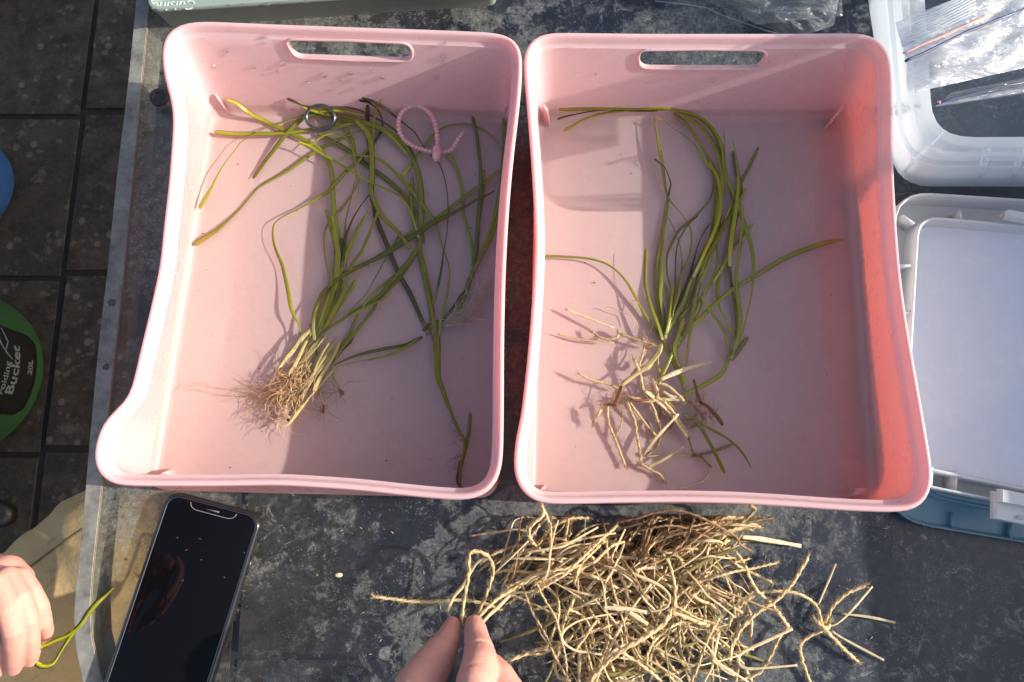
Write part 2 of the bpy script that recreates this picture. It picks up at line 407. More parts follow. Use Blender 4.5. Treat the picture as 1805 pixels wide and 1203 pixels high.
# ------------------------------------------------------------------ trays
def ring_normals(loop):
    n = len(loop); cx = sum(p.x for p in loop)/n; cy = sum(p.y for p in loop)/n; out = []
    for i in range(n):
        t = loop[(i+1) % n] - loop[i-1]; v = Vector((-t.y, t.x, 0)).normalized()
        if v.dot(Vector((cx-loop[i].x, cy-loop[i].y, 0))) < 0: v = -v
        out.append(v)
    for _ in range(3): out = [(out[i-1] + out[i]*2 + out[(i+1) % n]).normalized() for i in range(n)]
    return out
def sections(sec, ns):
    L = []
    for s_, n_ in zip(sec, ns):
        r = resample([tuple(P(*q)) for q in s_], n_ + 1); L += r[:-1]
    return L
def roundrect(cor, rad, ns):
    """cor TL TR BR BL (vectors); clockwise from the start of the top edge, matching the rim's sections"""
    C = []
    for k in range(4):
        c, a, b = cor[k], cor[k-1], cor[(k+1) % 4]
        da = (a-c).normalized(); db = (b-c).normalized(); C.append((c + da*rad, c, c + db*rad))
    L = []
    order = [('e', 0, 1), ('c', 1), ('e', 1, 2), ('c', 2), ('e', 2, 3), ('c', 3), ('e', 3, 0), ('c', 0)]
    for o, n_ in zip(order, ns):
        if o[0] == 'e': a, b = C[o[1]][2], C[o[2]][0]; L += [a.lerp(b, i/n_) for i in range(n_)]
        else:
            a, m_, b = C[o[1]]
            for i in range(n_):
                t = i/n_; L.append(a*(1-t)**2 + m_*2*t*(1-t) + b*t*t)
    return L
NS = (34, 10, 34, 10, 34, 12, 44, 10)
FLOOR = .004; WZ = .0145
def tray(name, label, sec, floor, holepx, fins, drops):
    t = empty(name, floor_c(floor), label, 'tray')
    rim = sections(sec, NS); n = len(rim)
    for _ in range(3): rim = [rim[i-1]*.25 + rim[i]*.5 + rim[(i+1) % n]*.25 for i in range(n)]
    fl = roundrect([P(x, y, FLOOR) for x, y in floor], .011, NS)
    N = ring_normals(rim); NF = ring_normals(fl)
    def r(off, dz): return [p + k*off + Vector((0, 0, dz)) for p, k in zip(rim, N)]
    st8 = r(.0078, -.0090); fl0 = [p - k*.0035 for p, k in zip(fl, NF)]
    rings = [[Vector((p.x - k.x*.0015, p.y - k.y*.0015, .0008)) for p, k in zip(fl, NF)],
             [Vector((p.x - k.x*.0055, p.y - k.y*.0055, .006)) for p, k in zip(fl, NF)],
             r(.0056, -.012), r(.0052, -.0085), r(.0004, -.0075), r(0, -.0018), r(.0008, -.0004), r(.002, 0), r(.0032, -.0003), r(.0042, -.0016), r(.0050, -.0062), r(.0058, -.0078), st8]
    for f in (.12, .3, .5, .7, .88):
        rings.append([a.lerp(Vector((b.x, b.y, .010)), f) for a, b in zip(st8, fl0)])
    rings.append([Vector((b.x, b.y, .0095)) for b in fl0])
    rings.append([Vector((p.x - k.x*.0022, p.y - k.y*.0022, .0058)) for p, k in zip(fl, NF)])
    rings.append([Vector((p.x, p.y, FLOOR + .0002)) for p in fl])
    rings.append([Vector((p.x + k.x*.003, p.y + k.y*.003, FLOOR)) for p, k in zip(fl, NF)])
    m = MB(); m.loops(rings, True, True, True)
    body = m.build('tray_shell', PINK, t, True, 50)
    # handle slot through the back wall
    a0 = rings[13][4]; a1 = rings[13][28]; b0 = rings[17][4]
    nn = (a1-a0).cross(b0-a0).normalized()
    hp = [on_plane(x, y, a0, nn) for x, y in holepx]
    hp = [Vector(q) for q in resample([tuple(v) for v in hp], 80, True)]
    for _ in range(2): hp = [hp[i-1]*.25 + hp[i]*.5 + hp[(i+1) % 80]*.25 for i in range(80)]
    cm = MB(); cm.loops([[v + Vector((0, .02, 0)) for v in hp], [v - Vector((0, .012, 0)) for v in hp]], True, True, True)
    cut = cm.build('cutter', None); bm = bmesh.new(); bm.from_mesh(cut.data); bmesh.ops.recalc_face_normals(bm, faces=bm.faces); bm.to_mesh(cut.data); bm.free()
    bm = bmesh.new(); bm.from_mesh(body.data); bmesh.ops.recalc_face_normals(bm, faces=bm.faces); bm.to_mesh(body.data); bm.free()
    mod = body.modifiers.new('b', 'BOOLEAN'); mod.object = cut; mod.operation = 'DIFFERENCE'; mod.solver = 'EXACT'
    bpy.context.view_layer.update()
    me = bpy.data.meshes.new_from_object(body.evaluated_get(bpy.context.evaluated_depsgraph_get()))
    body.modifiers.clear(); body.data = me; me.set_sharp_from_angle(angle=R(40)); bpy.data.objects.remove(cut)
    # moulded lip round the slot
    lm = MB(); off = nn if nn.y < 0 else -nn
    hc = sum(hp, Vector())/80
    lm.tube([v + (v-hc).normalized()*.0008 + off*.0004 for v in hp] + [hp[0] + (hp[0]-hc).normalized()*.0008 + off*.0004], .0011, 6, False)
    lm.build('slot_lip', PINK, t)
    for (ax, ay, bx, by) in fins:
        A = P(ax, ay, .026); B = P(bx, by, .008); d = (B-A); side = Vector((-d.y, d.x, 0)).normalized()*.0009
        fm = MB(); pr = [A - d*.15, A + d*.45, B, Vector((B.x, B.y, .0035)), Vector((A.x, A.y, .0035)) - Vector((d.x, d.y, 0))*.15]
        pr[1].z = .026
        v = [p - side for p in pr] + [p + side for p in pr]
        fm.add(v, [(0,1,2,3,4), (9,8,7,6,5)] + [(i, i+5, (i+1) % 5 + 5, (i+1) % 5) for i in range(5)])
        fm.build('corner_fin', PINK, t, False)
    # water
    wl = []
    for i in range(n):
        a, b = st8[i], fl0[i]; f = (a.z - WZ)/(a.z - .010); q = a.lerp(Vector((b.x, b.y, .010)), min(1, f)); wl.append(Vector((q.x, q.y, WZ)) - NF[i]*.0006)
    wi = [p + k*.0016 - Vector((0, 0, .0009)) for p, k in zip(wl, NF)]; wj = [p + k*.0036 - Vector((0, 0, .0011)) for p, k in zip(wl, NF)]
    wm = MB(); wm.loops([wj, wi, wl], True, True, False)
    wo_ = wm.build('water', WATER, smooth=True); tag(wo_, kind='structure')
    if wo_.data.polygons[0].normal.z < 0: wo_.data.flip_normals()
    # beads of water clinging to the back wall
    dm = MB()
    for (x, y, s_) in drops:
        q = on_plane(x, y, a0, nn) ; dm.ball(q, s_*.0006, 8, 6, (1, .8, 1.2))
    if drops: tag(dm.build('water_bead', BEAD, t), kind='stuff')
    return t, rings
def floor_c(f): 
    a = sum((P(x, y, 0) for x, y in f), Vector())/4; a.z = 0; return a
def mat_bead():
    a = NT('water_bead')
    t = a.n('ShaderNodeBsdfTransparent'); t.inputs[0].default_value = (1, .985, .985, 1)
    g = a.n('ShaderNodeBsdfGlossy'); g.inputs['Roughness'].default_value = .08
    return a.done(a.mixs(a.fres(.22, 3), t, g))
BEAD = mat_bead()
T1 = [pts('360,36,0.0867 500,42,0.0860 640,47,0.0860 760,51,0.0860 860,55,0.0867'),
      pts('860,55,0.0867 893,60,0.0867 912,72,0.0867 920,92,0.0867 921,120,0.0863'),
      pts('921,120,0.0863 917,180,0.0856 907,260,0.0846 900,330,0.0840 895,400,0.0836 891,480,0.0830 889,560,0.0827 888,640,0.0827 888,720,0.0832 887,800,0.0842'),
      pts('887,800,0.0842 884,830,0.0848 872,858,0.0851 848,877,0.0854 815,883,0.0851'),
      pts('815,883,0.0851 770,880,0.0846 700,873,0.0840 640,866,0.0837 574,861,0.0836 489,856,0.0842 373,858,0.0854 256,858,0.0881'),
      pts('256,858,0.0881 203,856,0.0895 186,849,0.0902 172,836,0.0909 166,820,0.0909 163,799,0.0909'),
      pts('163,799,0.0909 167,778,0.0902 175,753,0.0888 184,736,0.0874 198,722,0.0857 214,716,0.0848 224,708,0.0839 233,673,0.0830 245,620,0.0827 262,550,0.0824 280,470,0.0824 288,389,0.0827 296,323,0.0832 300,270,0.0836 304,215,0.0842 303,185,0.0846 292,150,0.0854 286,125,0.0858'),
      pts('286,125,0.0858 284,100,0.0860 285,70,0.0863 300,48,0.0867 325,38,0.0867 360,36,0.0867')]
F1 = [(381, 205), (891, 214), (866, 866), (277, 852)]
random.seed(3)
dr1 = [(399, 90, 3), (395, 98, 2), (463, 66, 2), (469, 65, 2), (465, 76, 2), (498, 112, 4), (447, 118, 3), (571, 133, 4), (544, 146, 2), (618, 130, 3), (621, 130, 2), (674, 137, 3), (785, 76, 2), (783, 99, 3.5), (765, 82, 2), (782, 107, 2), (846, 101, 2), (768, 137, 3), (748, 152, 2), (489, 126, 2), (377, 117, 3), (658, 126, 2), (600, 142, 2), (582, 160, 2), (620, 158, 2), (617, 144, 2)]
dr1 += [(random.uniform(390, 880), random.uniform(75, 165), random.uniform(.6, 1.2)) for _ in range(24)]
tray1, TR1 = tray('pink_tray', 'pink plastic tray with a raised front corner post, beaded tie and broad eelgrass bundle', T1, F1,
    [(505, 73), (511, 69), (600, 72), (711, 75.5), (722, 80), (726, 90), (725, 104), (716, 108), (620, 105), (529, 102), (519, 97)],
    [(383, 170, 404, 200), (893, 188, 888, 209), (285, 841, 301, 828), (857, 864, 843, 849)], dr1)
T2 = [pts('985,56,0.0863 1140,58,0.0860 1260,58,0.0860 1369,58,0.0860 1500,57,0.0867'),
      pts('1500,57,0.0867 1530,58,0.0867 1553,70,0.0867 1570,94,0.0867 1575,125,0.0863'),
      pts('1575,125,0.0863 1576,200,0.0854 1576,285,0.0845 1579,337,0.0840 1583,410,0.0836 1590,490,0.0833 1601,570,0.0833 1615,650,0.0837 1630,735,0.0846 1641,800,0.0856'),
      pts('1641,800,0.0856 1646,835,0.0860 1645,858,0.0863 1637,882,0.0863 1618,898,0.0860 1590,904,0.0858'),
      pts('1590,904,0.0858 1540,903,0.0856 1480,900,0.0849 1400,894,0.0843 1300,888,0.0840 1200,886,0.0840 1100,887,0.0845 1020,889,0.0852 985,889,0.0857'),
      pts('985,889,0.0857 952,888,0.0860 933,879,0.0867 919,866,0.0870 908,844,0.0874 905,817,0.0874'),
      pts('905,817,0.0874 906,795,0.0870 909,773,0.0863 913,753,0.0857 919,737,0.0848 922,700,0.0836 928,650,0.0833 936,560,0.0833 941,480,0.0836 943,420,0.0837 940,340,0.0842 934,250,0.0848 928,180,0.0856 924,130,0.0860'),
      pts('924,130,0.0860 922,100,0.0863 928,80,0.0863 942,63,0.0863 962,57,0.0863 985,56,0.0863')]
F2 = [(955, 212), (1485, 212), (1533, 878), (943, 874)]
dr2 = [(1256, 142, 3.5), (1403, 98, 2), (1364, 116, 2), (1502, 137, 3), (1495, 166, 2), (1230, 180, 2), (1250, 182, 1.5), (1546, 124, 2), (1260, 99, 2), (1050, 130, 2)]
dr2 += [(random.uniform(990, 1500), random.uniform(80, 165), random.uniform(.7, 1.5)) for _ in range(22)]
tray2, TR2 = tray('pink_tray', 'pink plastic tray beside the clear storage box, holding eelgrass tangled with straw', T2, F2,
    [(1127, 96), (1133, 88), (1240, 88), (1341, 88), (1351, 94), (1346, 107), (1336, 120), (1325, 121), (1240, 121), (1135, 120), (1128, 114)],
    [(960, 190, 969, 219), (1482, 192, 1455, 226), (946, 871, 962, 857), (1524, 864, 1498, 878)], dr2)

#PLANTS
# ------------------------------------------------------------------ people
def mat_skin(name, c1, c2):
    a = NT(name)
    c = a.mixc(a.noise(45, 4), c1, c2)
    c = a.mixc(a.ramp(a.noise(160, 5, .7), [(.45, 0), (.75, .35)]), c, (.72, .30, .24))
    q = a.bsdf(Base__Color=c, Roughness=.48, Subsurface__Weight=.22, Subsurface__Scale=.006)
    q.inputs['Subsurface Radius'].default_value = (1, .35, .18)
    vo = a.n('ShaderNodeTexVoronoi', _feature='DISTANCE_TO_EDGE'); vo.inputs['Scale'].default_value = 900; a.l(a.geo(), vo.inputs['Vector'])
    h = a.math('ADD', a.math('MULTIPLY', a.ramp(vo.outputs['Distance'], [(0, 0), (.12, 1)]), .35), a.noise(240, 5, .7))
    a.l(a.bump(h, .6, .0009), q.inputs['Normal'])
    return a.done(q)
SKIN = mat_skin('skin', (.58, .25, .19), (.70, .35, .275)); NAIL = simple('nail', (.76, .52, .45), .25, 0, 0, .06, coat=.4)
def body(name, chains, mat, parent, vox=.0009, smooth=8, disp=None):
    m = MB()
    for ch in chains:
        for (a, ra), (b, rb) in zip(ch, ch[1:]):
            d = (Vector(b)-Vector(a)).length; n = max(2, int(d/(min(ra, rb)*.38)))
            for i in range(n+1):
                f = i/n; m.ball(Vector(a).lerp(Vector(b), f), ra*(1-f) + rb*f, 22, 16)
    o = m.build(name, mat, parent)
    r_ = o.modifiers.new('r', 'REMESH'); r_.mode = 'VOXEL'; r_.voxel_size = vox; r_.use_smooth_shade = True
    s_ = o.modifiers.new('s', 'SMOOTH'); s_.factor = .6; s_.iterations = smooth
    bpy.context.view_layer.update()
    me = bpy.data.meshes.new_from_object(o.evaluated_get(bpy.context.evaluated_depsgraph_get())); o.modifiers.clear(); o.data = me
    if disp:
        ns_ = [v.normal.copy() for v in me.vertices]
        for v, n_ in zip(me.vertices, ns_): v.co += n_*disp(v.co)
    me.polygons.foreach_set('use_smooth', [True]*len(me.polygons)); me.update()
    return o
def ch(s_): return [(P(a, b, c), r_/1000) for a, b, c, r_ in pts(s_)]
# the hand pinching the twine, with its forearm reaching in from the near side
p1 = empty('person', (0, -.42, 0), 'bare hand pinching a loop of jute twine between thumb and index finger', 'person')
from mathutils import noise as mn
def crease(lines):
    def f(co):
        d = 0
        for (c_, dr, s_, a_) in lines:
            t = (co - c_).dot(dr); d -= a_*math.exp(-(t/s_)**2) if (co - c_).length < .016 else 0
        return d + .00012*mn.noise(co*260)
    return f
idx = (P(846, 1168, .09) - P(838, 1100, .062)).normalized(); thd = (P(752, 1190, .078) - P(796, 1103, .058)).normalized()
hand1 = body('body', [
    ch('836,1101,.058,6.6 838,1112,.062,8.0 841,1132,.070,9.0 845,1152,.080,10.6 846,1170,.088,11.8 838,1200,.096,12.2 834,1245,.100,12.6 850,1330,.092,15'),
    ch('797,1101,.053,5.6 795,1112,.056,7.2 789,1130,.061,9.2 777,1150,.066,11.6 757,1180,.072,13.8 735,1212,.078,15.0 735,1270,.078,16 790,1350,.078,20'),
    ch('868,1178,.074,9.0 880,1196,.080,10.8 893,1220,.084,11.6 900,1270,.088,12.4 880,1340,.086,15'),
    ch('905,1235,.060,8.5 925,1255,.066,10.5 930,1300,.074,12 900,1350,.08,15'),
    ch('930,1275,.050,7.5 950,1295,.056,9 945,1340,.066,11 900,1380,.075,15'),
    ch('850,1330,.090,16 850,1400,.086,21 850,1480,.082,24'), ch('790,1350,.078,18 850,1420,.080,24'), ch('900,1350,.082,14 860,1430,.082,22'),
    ch('850,1440,.08,23 855,1560,.08,24 865,1700,.09,29')], SKIN, p1, .0012, 6,
    crease([(P(845, 1140, .082), idx, .0011, .0007), (P(846, 1144, .082), idx, .0009, .0005), (P(790, 1128, .07), thd, .0012, .0008), (P(775, 1150, .078), thd, .0009, .0005), (P(760, 1163, .085), thd, .0009, .0005), (P(845, 1172, .1), idx, .0012, .0004)]))
# the person on the left: curled hand over the table edge, khaki trousers under the table
p2 = empty('person', P(60, 1160, -.7), 'seated person in khaki trousers, curled hand holding a green blade', 'person')
z_ = .10
F_ = ['24,1178,.082,4.9 26,1162,.092,5.8 26,1138,.104,6.2 24,1110,.114,6.7 14,1072,.120,6.9 -6,1030,.118,7.6',
      '54,1164,.082,4.4 56,1148,.091,5.3 54,1124,.101,5.6 50,1092,.110,6.2 36,1052,.115,6.3 14,1018,.113,7.0',
      '79,1124,.076,4.0 81,1112,.083,4.7 78,1097,.092,4.9 71,1070,.101,5.5 56,1042,.106,5.8 36,1018,.106,6.6',
      '-10,1184,.082,5.3 -10,1160,.092,6.3 -9,1130,.104,6.7 -14,1070,.110,7.6',
      '4,1166,.064,6.2 -4,1150,.068,7.0 -22,1120,.078,8.8 -40,1070,.090,11.4']
hand2 = body('body', [ch(f_) for f_ in F_] + [ch('36,1020,.098,8 10,1012,.098,12 -20,1022,.096,16 -70,1030,.092,20 -150,1010,.09,23'), ch('0,1048,.106,10 -30,1050,.10,16'),
    ch('-150,1010,.09,22 -330,980,.08,25')], SKIN, p2, .0010, 3, crease([]))
for (x_, y_, zz, s_) in ((22, 1184, .080, .0036), (52, 1170, .082, .0032), (80, 1126, .078, .0028)):
    m = MB(); c_ = P(x_, y_, zz); m.ball(c_, s_, 12, 8, (.9, .5, 1.0)); m.build('nail', NAIL, p2)
def mat_khaki():
    a = NT('khaki_cloth')
    c = a.mixc(a.noise(22, 6, .65), (.52, .335, .155), (.66, .46, .24))
    c = a.mixc(a.ramp(a.noise(90, 6, .7), [(.55, 0), (.75, .5)]), c, (.25, .17, .09))
    w = a.n('ShaderNodeTexWave', _bands_direction='DIAGONAL'); w.inputs['Scale'].default_value = 420; a.l(a.geo(), w.inputs[0])
    q = a.bsdf(Base__Color=c, Roughness=.9); q.inputs['Specular IOR Level'].default_value = .1
    h = a.math('ADD', a.noise(90, 8, .7), a.noise(16, 3))
    a.l(a.bump(h, .7, .004), q.inputs['Normal'])
    return a.done(q)
KH = mat_khaki()
tr = body('trousers', [ch('-330,1390,-.22,95 -60,1185,-.185,84 91,1085,-.165,78 205,985,-.165,74 232,968,-.175,69'), ch('232,968,-.175,69 250,985,-.32,60 262,1000,-.62,56')], KH, p2, .005, 6,
    lambda co: .0045*mn.noise(co*26) + .0028*mn.noise(Vector((co.x*60 + co.y*50, co.y*14 - co.x*14, co.z*20))))
# side seam
sm = MB(); sp = []
for x_, y_ in pts('-20,1052 30,1016 60,994 92,970 120,951 148,932 180,912'):
    lo, hi = -.2, -.02; sp.append(P(x_, y_, -.055))
dg = bpy.context.evaluated_depsgraph_get(); dg.update()
from mathutils.bvhtree import BVHTree
bv = BVHTree.FromPolygons([tr.matrix_world @ v.co for v in tr.data.vertices], [tuple(p_.vertices) for p_ in tr.data.polygons])
sq = []
for x_, y_ in [q_[:2] for q_ in catmull(pts('-20,1052 30,1016 60,994 92,970 120,951 148,932 180,912 215,893'), 5)]:
    o_ = Vector((0, 0, H)); d_ = (P(x_, y_, 0) - o_).normalized(); hit = bv.ray_cast(o_ , d_)
    if hit[0] is not None: sq.append(hit[0] - d_*.0006)
if len(sq) > 3:
    sm.tube(sq, .0011, 5); sm.build('seam', simple('seam_thread', (.22, .15, .07), .8), p2)
bt = MB(); 
bt2 = body('shoe', [ch('-40,905,-.66,32 6,908,-.67,22'), ch('-140,930,-.64,50 -40,905,-.66,32')], simple('black_shoe', (.012, .012, .014), .35, .8, 120, .6), p2, .006, 4)

# ------------------------------------------------------------------ eelgrass
PALE = simple('pale_root', (.80, .68, .52), .6, 0, 0, .3, vscale=300)
leafno = 0
def leaf(parent, spec, zb=.0065, zt=.0125, name='leaf'):
    """spec: 'material | x,y,w x,y,w ...' from tip to base, in photo pixels with the width of the blade in pixels"""
    global leafno
    mt, s_ = spec.split('|'); c = pts(s_)
    rnd = random.Random(leafno*13 + 5); base = zb + (zt - zb)*((leafno*7 % 17)/16)
    leafno += 1
    a1, a2, ph = rnd.uniform(.0006, .002), rnd.uniform(.0004, .001), rnd.uniform(0, 6)
    q = catmull(c, 5); m = len(q); ctr = []
    L = 0; prev = None; cum = []
    for x, y, w in q:
        if prev: L += math.hypot(x-prev[0], y-prev[1])
        prev = (x, y); cum.append(L)
    ctr = [P(x, y, max(.0055, .0058 + (213 - y)*.00047, base + a1*math.sin(cum[i]*.013 + ph) + a2*math.sin(cum[i]*.041 + ph*2))) for i, (x, y, w) in enumerate(q)]
    v = []; f = []; uv = []
    NX = 5
    for i in range(m):
        t = (ctr[min(i+1, m-1)] - ctr[max(i-1, 0)]); t.z *= .5; t = t.normalized() if t.length > 1e-9 else Vector((1,0,0))
        sd_ = Vector((-t.y, t.x, 0)).normalized(); w = max(.9, q[i][2])/2.36e3/2
        if i == 0: w *= .35
        elif i == 1: w *= .85
        tw = .35*math.sin(cum[i]*.02 + ph)
        sv = (sd_*math.cos(tw) + Vector((0, 0, 1))*math.sin(tw))
        w_ = w/max(.3, abs(math.cos(tw)))
        for k, u in enumerate((-1, -.5, 0, .5, 1)):
            v.append(ctr[i] + sv*u*w_ + Vector((0, 0, .00010*(1-u*u) + (.00012 if k == 2 else 0)))); uv.append((k/4, 1 - cum[i]/L))
        for k, u in enumerate((.5, -.5)):
            v.append(ctr[i] + sv*u*w_ - Vector((0, 0, .0001))); uv.append((.5 + u/2, 1 - cum[i]/L))
    NV = 7
    for i in range(m-1):
        for k in range(NV):
            j = (k+1) % NV; f.append((i*NV+k, i*NV+j, (i+1)*NV+j, (i+1)*NV+k))
    f.append(tuple(range(NV))[::-1]); f.append(tuple((m-1)*NV+k for k in range(NV)))
    me = bpy.data.meshes.new(name); me.from_pydata([tuple(p) for p in v], [], f); me.update()
    me.polygons.foreach_set('use_smooth', [True]*len(me.polygons))
    ul = me.uv_layers.new(name='UVMap')
    for lp in me.loops: ul.data[lp.index].uv = uv[lp.vertex_index]
    return link(name, me, LEAF[mt], parent)
def fibres(parent, name, mat, nodes, n, ang, spread, lmin, lmax, rad=.00016, curl=.9, z0=.006, z1=.014, kind='stuff', seed=1):
    rnd = random.Random(seed); m = MB()
    for _ in range(n):
        x, y = rnd.choice(nodes); x += rnd.uniform(-9, 9); y += rnd.uniform(-9, 9)
        a = ang + rnd.gauss(0, spread); L = rnd.uniform(lmin, lmax); k = rnd.gauss(0, curl); z = rnd.uniform(z0, z1); p = []; ns_ = 9
        for i in range(ns_):
            p.append(P(x, y, max(.0048, z + .001*math.sin(i + L)))); a += k/ns_ + rnd.gauss(0, .18); x += math.cos(a)*L/ns_; y += math.sin(a)*L/ns_
        m.tube(p, [rad*(1.15 - .8*i/ns_) for i in range(ns_)], 3, False)
    o = m.build(name, mat, parent)
    if kind: tag(o, kind=kind)
    return o
def plant(name, at, label, group=None):
    p = P(*at, .004); return empty(name, p, label, 'plant', group)

A = plant('eelgrass_plant', (530, 690), 'broad bundle of green eelgrass with cream sheaths and matted roots, fanning across the tray floor')
for s_ in '''y|398,175,8 418,183,8 445,203,9 501,230,9 535,246,9 562,264,9 581,291,9 586,323,9 587,346,9 589,373,9 593,401,9 597,428,10 596,470,11 590,520,10 575,565,9 555,600,8
y|378,233,9 410,236,9 440,236,9 493,235,9 546,229,9 597,223,9 627,217,8 645,222,9 654,240,10 656,275,10 656,310,10
g|625,212,8 640,225,9 652,245,11 656,285,11 655,315,11 654,336,10 659,352,9 668,372,9 679,388,8 696,404,8 712,424,8 728,445,7
y|446,315,10 466,286,9 490,255,9 503,238,9 527,214,9 545,203,9 580,205,8 612,212,8 645,222,7
y|351,368,9 362,350,8 373,331,5 386,305,3 400,283,2 414,265,2 429,248,2 466,227,3 503,215,5 541,204,7 570,196,7 605,196,6 640,204,5
y|342,432,10 364,418,10 386,403,9 418,373,6 440,348,5 461,327,5 506,302,6 557,267,6 602,244,6 627,234,6 647,226,5
g|672,174,5 663,192,6 659,214,6 656,240,7 651,258,7 642,271,7 627,289,7 612,301,7 590,325,7 575,340,6 559,350,5 533,365,3 501,381,3 486,392,3 481,405,4 482,425,5 488,445,6 498,470,7 508,514,8 513,543,7 520,560,5 528,575,3 529,600,2 526,620,2
b|506,174,6 520,180,5 533,186,3 555,189,3 578,189,3 605,189,4 627,193,4 650,202,4 672,214,4 694,228,4 712,246,5 724,264,5 733,290,5
b|633,177,7 642,179,6 650,181,5 665,193,3 674,213,3 672,231,5 662,249,5 650,264,6 635,282,6 612,301,5
b|638,172,8 648,175,8 657,178,7 680,193,6 702,210,4 718,223,3 732,235,3 750,264,2 768,283,2 777,294,2 787,331,2 790,376,2 787,416,2 781,450,3 779,468,4 773,500,5 764,535,6
g|560,234,8 582,247,9 600,257,10 617,268,10 635,282,10 651,295,10 672,309,9 694,327,9 709,341,8 721,356,8 736,380,7 743,402,7 747,430,6
g|599,283,5 607,278,5 617,274,5 639,275,4 665,280,5 686,294,5 709,318,7 729,341,8 750,368,8 760,382,7 769,395,6 777,427,4 787,456,3 792,479,3 788,521,4 779,557,6 772,600,7
d|873,336,3 857,345,4 841,352,5 814,368,6 790,380,8 766,392,9 737,411,10 708,429,10 685,444,9 665,455,9 648,463,8 615,479,9 593,494,8 571,514,8 562,531,8 554,551,7 552,575,7 554,600,7
g|889,294,6 873,307,7 858,320,8 841,331,9 814,352,9 780,378,9 750,398,9 720,415,9 700,432,8 670,450,6 645,466,6 612,482,6 588,500,6 568,525,6 558,560,6 556,610,6
g|575,369,6 580,391,6 588,419,8 593,446,9 592,483,10 583,525,10 570,560,9 557,588,8 548,610,8
g|637,300,2 635,313,3 624,337,3 611,357,4 601,369,5 592,379,5 577,397,4 571,419,3 573,452,3 579,483,4 578,510,4 570,540,5
g|586,379,6 589,410,9 595,446,13 593,474,14 591,501,13 577,533,12 566,570,11 557,592,9 545,625,8
y|602,419,8 601,438,9 600,455,11 599,492,11 592,537,10 573,573,9 555,599,9
g|626,318,2 619,349,2 610,388,3 608,410,5 607,428,6 604,455,8 600,490,8
b|652,342,2 639,359,2 624,382,3 611,413,5 607,430,7 603,470,8
g|655,360,3 648,373,4 633,399,6 619,428,8 608,455,9 602,490,8
g|666,372,6 664,380,6 655,402,6 648,419,7 637,443,7 622,465,7 612,490,8 606,515,8 588,551,9 573,577,9 557,595,8
g|628,494,6 622,505,6 615,516,6 610,525,5 595,548,6 579,570,6
d|708,408,4 694,432,4 681,455,3 664,485,3 646,518,2 633,532,2 620,545,3 606,555,3
g|737,437,9 721,461,10 708,476,10 690,496,9 683,503,8 672,519,8 654,533,7 636,542,7 617,553,6 603,564,5 579,579,5 560,600,5
y|736,440,7 725,460,9 703,491,8 687,509,8 665,530,8 658,546,7 639,570,7 621,592,7 603,614,6 590,632,6
g|700,482,5 681,498,5 668,508,5 658,519,5 648,530,5 639,541,4
g|632,553,7 627,563,7 623,573,7 614,592,7 603,606,6 592,621,6 584,634,6
b|624,590,5 616,604,6 603,617,6 592,632,6 585,645,5
g|687,521,4 676,527,5 662,534,5 640,544,5 620,556,5
d|745,594,7 731,601,7 716,608,7 697,612,7 679,615,7 643,623,6 615,632,4 588,645,2
y|744,595,5 730,603,6 716,612,6 689,625,5 658,633,4 625,639,2 592,648,2
g|547,569,4 551,597,5 555,611,5 559,625,5 564,647,4 566,676,3'''.split('\n'): leaf(A, s_)
for s_ in '''c|551,578,7 541,587,9 533,595,10 520,614,9 506,630,7 497,643,5 487,656,5
c|553,610,8 547,620,8 540,630,8 528,648,8 515,670,7 508,685,6
c|577,608,7 569,620,7 562,630,7 548,652,8 540,679,7 530,695,7
c|588,617,7 579,630,7 570,643,8 555,661,9 542,680,9 530,705,8
c|565,650,8 561,658,9 542,687,9 527,706,8 518,718,7 510,733,6
c|545,700,6 534,715,6 523,729,7 510,746,5 494,755,2
c|568,640,4 567,658,5 563,683,5 567,706,4 569,716,4
c|584,640,4 586,658,4 595,679,4 599,688,4
c|540,600,6 530,622,7 519,645,7 508,662,6
c|560,600,8 549,625,9 536,650,9 522,676,8 514,695,7
c|600,600,7 590,622,8 577,645,8 563,668,8 552,690,7
c|548,640,7 536,664,7 527,690,7 518,712,6'''.split('\n'): leaf(A, s_, .009, .016, 'leaf_sheath')
rs = random.Random(77)
for _ in range(20):
    x0, y0 = rs.uniform(545, 600), rs.uniform(585, 650); L_ = rs.uniform(45, 95); a_ = R(rs.uniform(112, 132)); cv = rs.uniform(-.3, .3); q_ = []
    w_ = rs.uniform(3.5, 7.5)
    for i in range(5):
        q_.append('%.1f,%.1f,%.1f' % (x0, y0, w_*(1 - .1*i))); x0 += math.cos(a_)*L_/4; y0 += math.sin(a_)*L_/4; a_ += cv/4
    leaf(A, 'c|' + ' '.join(q_), .009, .017, 'leaf_sheath')
for s_ in '''r|497,648,6 491,658,6 487,672,5
r|488,662,6 498,668,6 510,670,5
r|535,700,5 527,708,7 521,722,6
r|505,738,5 512,742,6 520,730,5
r|571,714,4 570,722,6 569,729,5
r|598,686,4 602,692,7 605,697,6
r|520,690,5 512,700,6 505,712,5
r|528,660,4 520,672,5 514,684,5'''.split('\n'): leaf(A, s_, .011, .016, 'rhizome')
fibres(A, 'root_mass', ROOT, [(500, 665), (510, 680), (520, 695), (498, 690), (512, 715), (530, 700), (505, 735), (540, 680), (525, 670), (550, 665), (530, 650)], 210, R(158), .62, 18, 66, .00025, 1.3, .008, .018, seed=4)
fibres(A, 'root_mass', ROOT, [(500, 690), (490, 700), (505, 705)], 46, R(184), .14, 50, 115, .00022, .5, .006, .010, seed=5)
fibres(A, 'root_mass', RHIZ, [(510, 670), (520, 705), (505, 735), (560, 695), (597, 690), (570, 722)], 46, R(170), 1.6, 12, 46, .0002, 1.0, .007, .015, seed=6)
